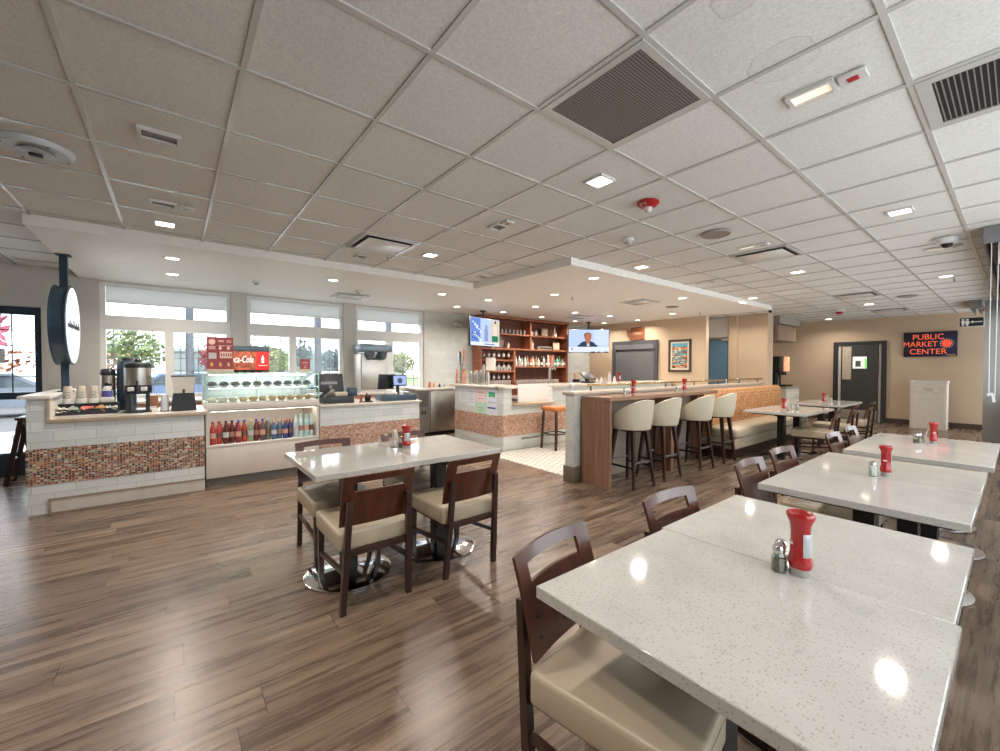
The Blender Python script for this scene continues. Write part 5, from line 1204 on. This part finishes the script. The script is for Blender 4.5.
RD = [(-6.0, .01, 'round downlight in the lowered ceiling over the coffee counter front'), (-7.02, .01, 'round downlight in the lowered ceiling behind the coffee counter near the window'), (-6.06, 1.79, 'round downlight over the display case'),
      (-6.06, 3.56, 'round downlight over the right end of the register counter'), (-7.10, 4.52, 'round downlight near the tiled wall left of the television'), (-6.06, 4.53, 'round downlight over the bar end with the notices'),
      (-7.15, 5.76, 'round downlight before the left end of the wooden shelf'), (-6.1, 5.75, 'round downlight over the beer taps'), (-4.90, 5.06, 'round downlight over the orange stool'), (-3.67, 4.55, 'round downlight at the soffit corner over the low partition'),
      (-7.26, 7.05, 'round downlight before the middle of the wooden shelf'), (-6.2, 7.05, 'round downlight just left of the television over the bar'), (-7.32, 8.33, 'round downlight before the right end of the wooden shelf'), (-6.1, 8.17, 'round downlight behind the television over the bar'),
      (-7.14, 9.32, 'round downlight close to the back wall, left of the state plaque'), (-6.15, 9.41, 'round downlight above the wooden state plaque'), (-3.73, 7.06, 'round downlight in the soffit over the middle of the low partition'), (-4.92, 8.89, 'round downlight above the coastal painting')]
base = None
for x, y, lb in RD:
    if base is None: base = make_round(lb); base.location = (x, y, S)
    else: copy_to(base, (x, y, S), 0, lb)

def cell(i0, j0): return GX+i0*T, GY+j0*T
# perforated return grilles
M_PERF = perforated('perforated_grille', '#7b7772', '#1d1b1a', .0145)
t = thing('return_grille', 'large dark perforated return grille in the ceiling near the camera', 'vent', (-1.253, 1.783, CZ)); w = T/2-.012
m = MB()
for b in ((-w, -w+.035, -w, w), (w-.035, w, -w, w), (-w+.035, w-.035, -w, -w+.035), (-w+.035, w-.035, w-.035, w)): m.box(b[0], b[1], b[2], b[3], -.004, .008)
m.build('frame', M_BAR, t); MB().box(-w+.035, w-.035, -w+.035, w-.035, .0, .006).build('perforated_plate', M_PERF, t)
t = thing('return_grille', 'dark slatted return grille cut by the right edge of the picture', 'vent', (-.034, 3.003, CZ))
m = MB()
for b in ((-w, -w+.05, -w, w), (w-.05, w, -w, w), (-w+.05, w-.05, -w, -w+.05), (-w+.05, w-.05, w-.05, w)): m.box(b[0], b[1], b[2], b[3], -.004, .008)
m.build('frame', M_BAR, t); MB().box(-w+.05, w-.05, -w+.05, w-.05, .004, .007).build('dark_backing', mat('grille_dark', '#2c2826', .6), t)
m = MB()
for k in range(24): x = -w+.06+k*.0196; m.bar((x, -w+.05, .0), (x, w-.05, .0), .004, .012)
m.build('slats', mat('slat_grey', '#7d7873', .5), t)
def diffuser(label, x, y, z=CZ, s=T/2-.015, white='#dddcd8'):
    t = thing('air_diffuser', label, 'vent', (x, y, z), 0, 'square air diffusers'); m = MB()
    for b in ((-s, -s+.03, -s, s), (s-.03, s, -s, s), (-s+.03, s-.03, -s, -s+.03), (-s+.03, s-.03, s-.03, s)): m.box(b[0], b[1], b[2], b[3], -.006, .004)
    m.build('frame', M_BAR, t)
    MB().box(-s+.03, s-.03, -s+.03, s-.03, .002, .006).build('dark_throat', mat('throat_dark', '#242322', .7), t)
    MB().box(-s+.06, s-.06, -s+.06, s-.06, -.022, -.016, .004).tube([(0, 0, -.016), (0, 0, .002)], .02).build('centre_plate', mat('diff'+white, white, .2, var=.02, spec=.8), t)
diffuser('white plate air diffuser beside the soffit over the dining floor', -4.302, 1.783)
diffuser('beige plate air diffuser in the right tile ceiling beyond the round speaker', -1.863, 5.441)
diffuser('flat air diffuser in the far tile ceiling before the market wall', -1.863, 9.708)
diffuser('second flat air diffuser in the far tile ceiling nearest the market wall', -1.863, 12.75)
diffuser('air diffuser in the lowered ceiling over the low partition', -4.45, 6.88, S, .27); diffuser('air diffuser in the lowered ceiling behind the second television', -6.67, 7.77, S, .27); diffuser('air diffuser in the lowered ceiling near the window pilaster', -7.23, 2.42, S, .27)
def disc(label, x, y, r, ma, z=CZ, deep=.018):
    t = thing('ceiling_speaker', label, 'speaker', (x, y, z)); MB().lathe([(1e-6, -deep*.6), (r*.8, -deep*.75), (r*.93, -deep), (r, -deep*.6), (r*1.02, .002)], (0, 0, 0), 36).build('grille', ma, t); return t
M_SPK = mat('speaker_grille', '#8d857c', .6)
disc('round grey ceiling speaker between the red strobe and the air diffuser', -1.876, 4.188, .135, M_SPK); disc('round ceiling speaker in the far tile ceiling', -1.30, 10.5, .14, M_SPK); disc('small round speaker in the lowered ceiling over the partition', -4.37, 7.88, .12, M_SPK, S)
t = disc('large pale round ceiling fixture at the upper left edge', -3.70, -.63, .165, mat('dome_white', '#c6ced0', .35), CZ, .03)
MB().lathe([(.075, -.026), (.08, -.034), (.06, -.04), (1e-6, -.04)], (0, 0, 0), 24).build('inner_dome', mat('dome_inner', '#aab2b4', .3), t); MB().box(-.015, .015, -.03, .03, -.055, -.04, .004).build('clip', M_CHAR, t)
m = MB()
for a in (.5, 2.1, 3.7, 5.2): m.lathe([(.007, -.032), (.006, -.035)], (.145*math.cos(a), .145*math.sin(a), 0), 8)
m.build('screws', M_CHAR, t)
def recess(label, x, y, rz=0, lit=False, tagplate=None, lx=.08, ly=.05):
    t = thing('recessed_fixture', label, 'ceiling fixture', (x, y, CZ), rz, 'small recessed fixtures in the tile ceiling'); m = MB()
    for b in ((-lx-.018, -lx, -ly-.018, ly+.018), (lx, lx+.018, -ly-.018, ly+.018), (-lx, lx, -ly-.018, -ly), (-lx, lx, ly, ly+.018)): m.box(b[0], b[1], b[2], b[3], -.012, .006)
    m.build('frame', M_HOUS, t); MB().box(-lx, lx, -ly, ly, .001, .006).build('lens', mat('lens_lit', '#e8dfd2', .3, emit='#ffe9d0', es=.55) if lit else mat('lens_dark', '#5d5953', .35), t)
    if tagplate:
        p = MB().box(lx+.03, lx+.13, -.045, .045, -.012, .004, .003, 1).build('indicator_plate', M_HOUS, t); MB().box(lx+.06, lx+.10, -.018, .018, -.016, -.012, .004).build('indicator_lamp', mat('indicator_'+tagplate, tagplate, .3), p)
recess('white framed recessed fixture between the left ceiling bars', -3.08, -.045, PI/2)
recess('small recessed fixture with a switch plate, nearest the lit square light at left', -4.32, -.045, PI/2, False, '#8a8a88', .07, .045)
recess('glowing recessed emergency fixture with a red lamp plate near the front grille', -.645, 2.42, 0, True, '#b3202c', .075, .045)
recess('small dark recessed fixture before the soffit corner', -3.06, 2.40, 0, False, '#8c6a60', .06, .05); recess('small recessed fixture by the white plate diffuser', -4.89, 1.77, 0, False, None, .06, .05)
recess('small recessed fixture at the inner corner of the soffit', -4.86, 3.53, 0, False, None, .06, .05); recess('flat recessed fixture before the beige plate diffuser', -1.87, 4.93, 0, True, '#9a8f84', .07, .04)
recess('flat recessed fixture behind the dome camera', -.60, 6.62, 0, True, '#9a8f84', .07, .04); recess('flat recessed fixture along the soffit over the high bar', -3.1, 6.5, 0, True, '#8a8078', .07, .04)
t = thing('fire_strobe', 'red fire strobe dome on the tile ceiling in the middle', 'alarm', (-1.867, 2.985, CZ))
MB().lathe([(.085, 0), (.085, -.012), (.06, -.035), (.04, -.042)][::-1], (0, 0, 0), 28).build('red_base', mat('alarm_red', '#a3161c', .3), t); MB().lathe([(1e-6, -.085), (.02, -.08), (.032, -.06), (.034, -.04)], (0, 0, 0), 16).build('clear_lens', mat('alarm_lens', '#c9c4be', .1), t)
text_mesh('lettering', 'FIRE', .03, M_OFFW, t, (.0, -.066, -.028), (PI*.80, 0, 0), .0005)
t = thing('fire_strobe', 'red fire strobe with a white base on the far tile ceiling', 'alarm', (-2.57, 11.83, CZ)); MB().lathe([(.11, 0), (.11, -.03), (.07, -.045)][::-1], (0, 0, 0), 24).build('white_base', M_OFFW, t); MB().lathe([(1e-6, -.10), (.05, -.09), (.075, -.06), (.075, -.044)], (0, 0, 0), 20).build('red_dome', mat('alarm_red', '#a3161c', .3), t)
def smoke(label, x, y, z, nm='smoke_detector', r=.055):
    t = thing(nm, label, 'detector', (x, y, z)); MB().lathe([(r, 0), (r*1.05, -.012), (r, -.03), (r*.7, -.036)][::-1], (0, 0, 0), 24).build('base', M_HOUS, t); MB().lathe([(1e-6, -.062), (r*.45, -.06), (r*.6, -.036)], (0, 0, 0), 16).build('sensor', mat('sensor_grey', '#a3a19c', .3), t)
smoke('white smoke detector on the tile ceiling above the soffit corner', -2.508, 3.652, CZ); smoke('white smoke detector on the lowered ceiling near the window', -6.62, 2.35, S); smoke('small detector on the lowered ceiling over the display case', -6.8, .95, S, r=.05)
t = thing('dome_camera', 'white dome camera with a dark lens on the tile ceiling at right', 'camera', (-.482, 6.149, CZ)); MB().lathe([(.085, 0), (.088, -.02), (.075, -.05), (.05, -.06)][::-1], (0, 0, 0), 28).build('housing', M_OFFW, t); MB().lathe([(1e-6, -.10), (.03, -.092), (.047, -.06)], (0, 0, 0), 16).build('lens_dome', M_BLACK, t)
t = thing('dome_camera', 'small camera at the far corner of the lowered ceiling', 'camera', (-3.36, 9.98, S)); MB().box(-.05, .05, -.03, .06, 0, .08).build('housing', M_OFFW, t); MB().ball((.02, .03, -.02), .035).build('lens_dome', M_BLACK, t)
def sprinkler(label, x, y, z):
    t = thing('sprinkler_head', label, 'sprinkler', (x, y, z+.002), 0, 'sprinkler heads'); MB().lathe([(.03, 0), (.028, -.006), (.01, -.01)][::-1], (0, 0, 0), 14).build('escutcheon', M_HOUS, t); MB().tube([(0, 0, -.005), (0, 0, -.045)], .006, 8).lathe([(.02, -.048), (.02, -.045)], (0, 0, 0), 10).build('head', mat('sprinkler_brass', '#4a4540', .35, .6), t)
sprinkler('dark sprinkler head between the white plate diffuser and the soffit', -4.71, 2.02, CZ); sprinkler('sprinkler head behind the right square downlight', -.62, 8.95, CZ); sprinkler('sprinkler head on the lowered ceiling before the bar notices', -4.9, 5.5, S); sprinkler('sprinkler head on the lowered ceiling near the painting', -4.45, 9.2, S)

# ------------------------------------------------------------------ outside the windows
def ground():
    m = MB(); m.box(-90, -8.32, -50, 60, -.32, -.2)
    o = m.build('ground_outside', mat('lawn_bright', '#6c7a54', .9, var=.1, scale=.4)); struct(o)
    m = MB(); m.box(-34, -14, -40, 40, -.2, -.18); struct(m.build('parking_lot', mat('parking_grey', '#606264', .9, var=.05)))
    m = MB(); m.box(-14, -8.32, -14, 14, -.2, -.03); struct(m.build('path_outside', mat('path_concrete', '#b4b7b9', .8, var=.04)))
ground()
def tree(x, y, h, r, a, b, label, seed, n=900):
    rr = random.Random(seed); t = thing('tree', label, 'tree', (x, y, -.2), 0, 'trees outside the windows')
    MB().tube([(0, 0, 0), (.05, .03, h*.3), (-.05, .05, h*.6)], .12, 8, .05).build('trunk', mat('bark', '#7d6a5c', .9), t)
    m = MB()
    for k in range(n):
        q = Vector((rr.gauss(0, 1), rr.gauss(0, 1), rr.gauss(0, 1))).normalized()*(rr.random()**.45)
        p = Vector((q.x*r, q.y*r, h*.62+q.z*h*.38)); s = rr.uniform(.08, .19)*(1+.5*r)/1.5
        u = Vector((rr.gauss(0,1), rr.gauss(0,1), rr.gauss(0,1))).normalized(); v = u.orthogonal().normalized(); w = u.cross(v)
        m._add([p+v*s, p+w*s*.6, p-v*s, p-w*s*.6, p+u*s*.35], [(0,1,4), (1,2,4), (2,3,4), (3,0,4), (3,2,1,0)])
    m.build('crown', foliage('foliage_'+label[:14].replace(' ', '_')+str(seed), a, b), t)
tree(-17, -4.75, 4.4, 1.25, '#8f3048', '#c07084', 'pink red tree beyond the glazed door at left', 1); tree(-44, -2.6, 4.6, 2.6, '#5f7048', '#8a9868', 'pale green tree behind the first window', 2)
tree(-40, 3.2, 3.9, 1.7, '#86424e', '#a8686e', 'red leaved tree behind the right half of the first window', 3); tree(-50, 6.9, 4.0, 3.2, '#566c5a', '#7d907c', 'grey green tree behind the maroon menu sign', 4)
tree(-38, 6.35, 3.3, 1.3, '#6a7642', '#969c64', 'yellow green tree behind the soda fountain', 5); tree(-54, 12.2, 5.2, 1.3, '#2f4a4c', '#4e6664', 'dark blue green conifer behind the second window', 6); tree(-54, 16.3, 4.0, 2.2, '#44585c', '#66797c', 'blue green tree right of the conifer', 7)
tree(-48, 22.5, 3.6, 1.6, '#70743f', '#989864', 'yellowish tree behind the third window', 8)
for k, (x, y, a, b, nm) in enumerate(((-24.6, -4.9, '#944a2c', '#b07850', 'orange'), (-25.8, -2.6, '#8c3c38', '#aa6a60', 'red'), (-24.7, -8.0, '#a0602c', '#b88850', 'bright orange'))):
    rr = random.Random(50+k); t = thing('shrub', '%s autumn shrub outside near the glazed door' % nm, 'shrub', (x, y, -.2), 0, 'autumn shrubs outside'); m = MB()
    for i in range(420):
        q = Vector((max(-1, min(1, rr.gauss(0, .5))), max(-1.05, min(1.05, rr.gauss(0, .6))), min(1.9, abs(rr.gauss(0, .9)))))+Vector((0, 0, .3)); s = rr.uniform(.06, .14); u = Vector((rr.gauss(0,1), rr.gauss(0,1), rr.gauss(0,1))).normalized(); v = u.orthogonal().normalized(); w = u.cross(v)
        m._add([q+v*s, q+w*s*.6, q-v*s, q-w*s*.6, q+u*s*.35], [(0,1,4), (1,2,4), (2,3,4), (3,0,4), (3,2,1,0)])
    m.build('leaves', foliage('shrub_leaves_%d' % k, a, b), t); MB().tube([(0, 0, 0), (0, 0, .5)], .03, 6).build('stem', mat('bark', '#7d6a5c', .9), t)
def car(x, y, rz, c, label):
    t = thing('parked_car', label, 'car', (x, y, -.2), rz, 'cars parked outside'); cm = mat('carpaint'+c, c, .25, .3, var=.02)
    body = [(-2.2, .35), (-2.2, .75), (-1.3, .92), (-.75, 1.38), (.75, 1.42), (1.5, .98), (2.15, .9), (2.2, .35)]
    m = MB(); m.prism(body, -.85, .85, 'xz'); m.build('body', cm, t, 25)
    m = MB(); m.prism([(-1.15, .95), (-.68, 1.32), (.68, 1.35), (1.3, .98)], -.86, .86, 'xz'); m.build('side_windows', mat('car_glass', '#55636c', .1), t)
    for sx in (-1.35, 1.35):
        for sy in (-1, 1): MB().lathe([(.2, -.1), (.33, -.1), (.33, .1), (.2, .1)], (sx, sy*.78, .33), 20, axis='y').build('wheel', mat('tyre', '#26282a', .7), t)
    MB().box(-2.26, -2.18, -.8, .8, .38, .5).box(2.18, 2.26, -.8, .8, .38, .5).build('bumper', cm, t)
car(-20.5, -4.7, PI/2, '#8a94a2', 'silver car parked beyond the glazed door'); car(-20.5, .35, PI/2+.0, '#7f92b4', 'pale blue car parked behind the first window'); car(-22, 6.6, PI/2, '#a4a8ae', 'white car parked behind the second window')
t = thing('neighbour_building', 'low white building across the parking lot', 'building', (-62, 14, -.2)); MB().box(-3, 3, -14, 14, 0, 3.4).build('wall', mat('neighbour_white', '#9ca0a4', .8), t); MB().box(-3.3, 3.3, -14.3, 14.3, 3.4, 3.8).build('roof', mat('neighbour_roof', '#a9b0b6', .8), t)
for k in range(6): MB().box(2.98, 3.04, -12+4*k, -9.6+4*k, 1.0, 2.4).build('window', mat('neighbour_glass', '#8d9aa4', .2), t)
# canopy frame seen through the transoms
t = thing('canopy_frame', 'grey steel canopy frame outside above the windows', 'canopy', (-9.4, 1.7, 0)); M_CAN = mat('canopy_grey', '#6c737c', .5)
MB().box(-.04, .04, -2.7, 3.4, 2.60, 2.67).build('front_beam', M_CAN, t)
for y in (-1.45, .75, 2.35): MB().box(-.06, .06, y-.06, y+.06, -.03, 2.8).build('post', M_CAN, t)
t = thing('patio_chair', 'metal patio chair outside the glazed door', 'chair', (-9.35, -2.02, -.03), .5); M_PC = mat('patio_metal', '#c6d0dc', .35, .5)
MB().box(-.22, .22, -.22, .22, .43, .45).build('seat', M_PC, t)
for sx in (-1, 1):
    for sy in (-1, 1): MB().tube([(sx*.22, sy*.24, 0), (sx*.2, sy*.2, .43)]+([(sx*.2, -.24, .85)] if sy < 0 else []), .012, 8).build('leg', M_PC, t)
m = MB()
for k in range(5): m.box(-.2, .2, -.245, -.23, .55+.06*k, .59+.06*k)
m.build('back_slats', M_PC, t)

# ------------------------------------------------------------------ sky, camera, colour management
sl = bpy.data.lights.new('sun', 'SUN'); sl.energy = 3.5; sl.angle = .02; sl.color = (1, .97, .92); so = bpy.data.objects.new('sun', sl); COL.objects.link(so)
so.rotation_euler = Vector((-.015, -.72, -.69)).to_track_quat('-Z', 'Y').to_euler()
w = bpy.data.worlds.new('World'); sc.world = w; w.use_nodes = True; bg = w.node_tree.nodes['Background']
bg.inputs[0].default_value = (.88, .95, 1., 1); bg.inputs[1].default_value = 3.2
cam = bpy.data.cameras.new('Camera'); co = bpy.data.objects.new('Camera', cam); COL.objects.link(co); sc.camera = co
cam.sensor_fit = 'HORIZONTAL'; cam.sensor_width = 36; cam.lens = 412.7545/1000*36; cam.clip_start = .02; cam.clip_end = 200
yaw, pitch, roll = .900176, .0187585, .00179129
fw = Vector((-math.sin(yaw)*math.cos(pitch), math.cos(yaw)*math.cos(pitch), -math.sin(pitch)))
r_ = Vector((math.cos(yaw), math.sin(yaw), 0)); u_ = r_.cross(fw)
rr_ = r_*math.cos(roll)+u_*math.sin(roll); uu_ = u_*math.cos(roll)-r_*math.sin(roll)
co.matrix_world = Matrix(((rr_.x, uu_.x, -fw.x, 0), (rr_.y, uu_.y, -fw.y, 0), (rr_.z, uu_.z, -fw.z, 1.423), (0, 0, 0, 1)))
vs = sc.view_settings; sc.display_settings.display_device = 'sRGB'
vs.view_transform = 'Standard'; vs.look = 'None'; vs.gamma = 1; vs.use_curve_mapping = False; vs.exposure = 0.38
sc.cycles.use_denoising = True; sc.cycles.max_bounces = 8; sc.cycles.diffuse_bounces = 5; sc.cycles.glossy_bounces = 4
sc.cycles.transparent_max_bounces = 12; sc.cycles.sample_clamp_indirect = 4.0; sc.cycles.blur_glossy = .5; sc.cycles.caustics_reflective = False; sc.cycles.caustics_refractive = False
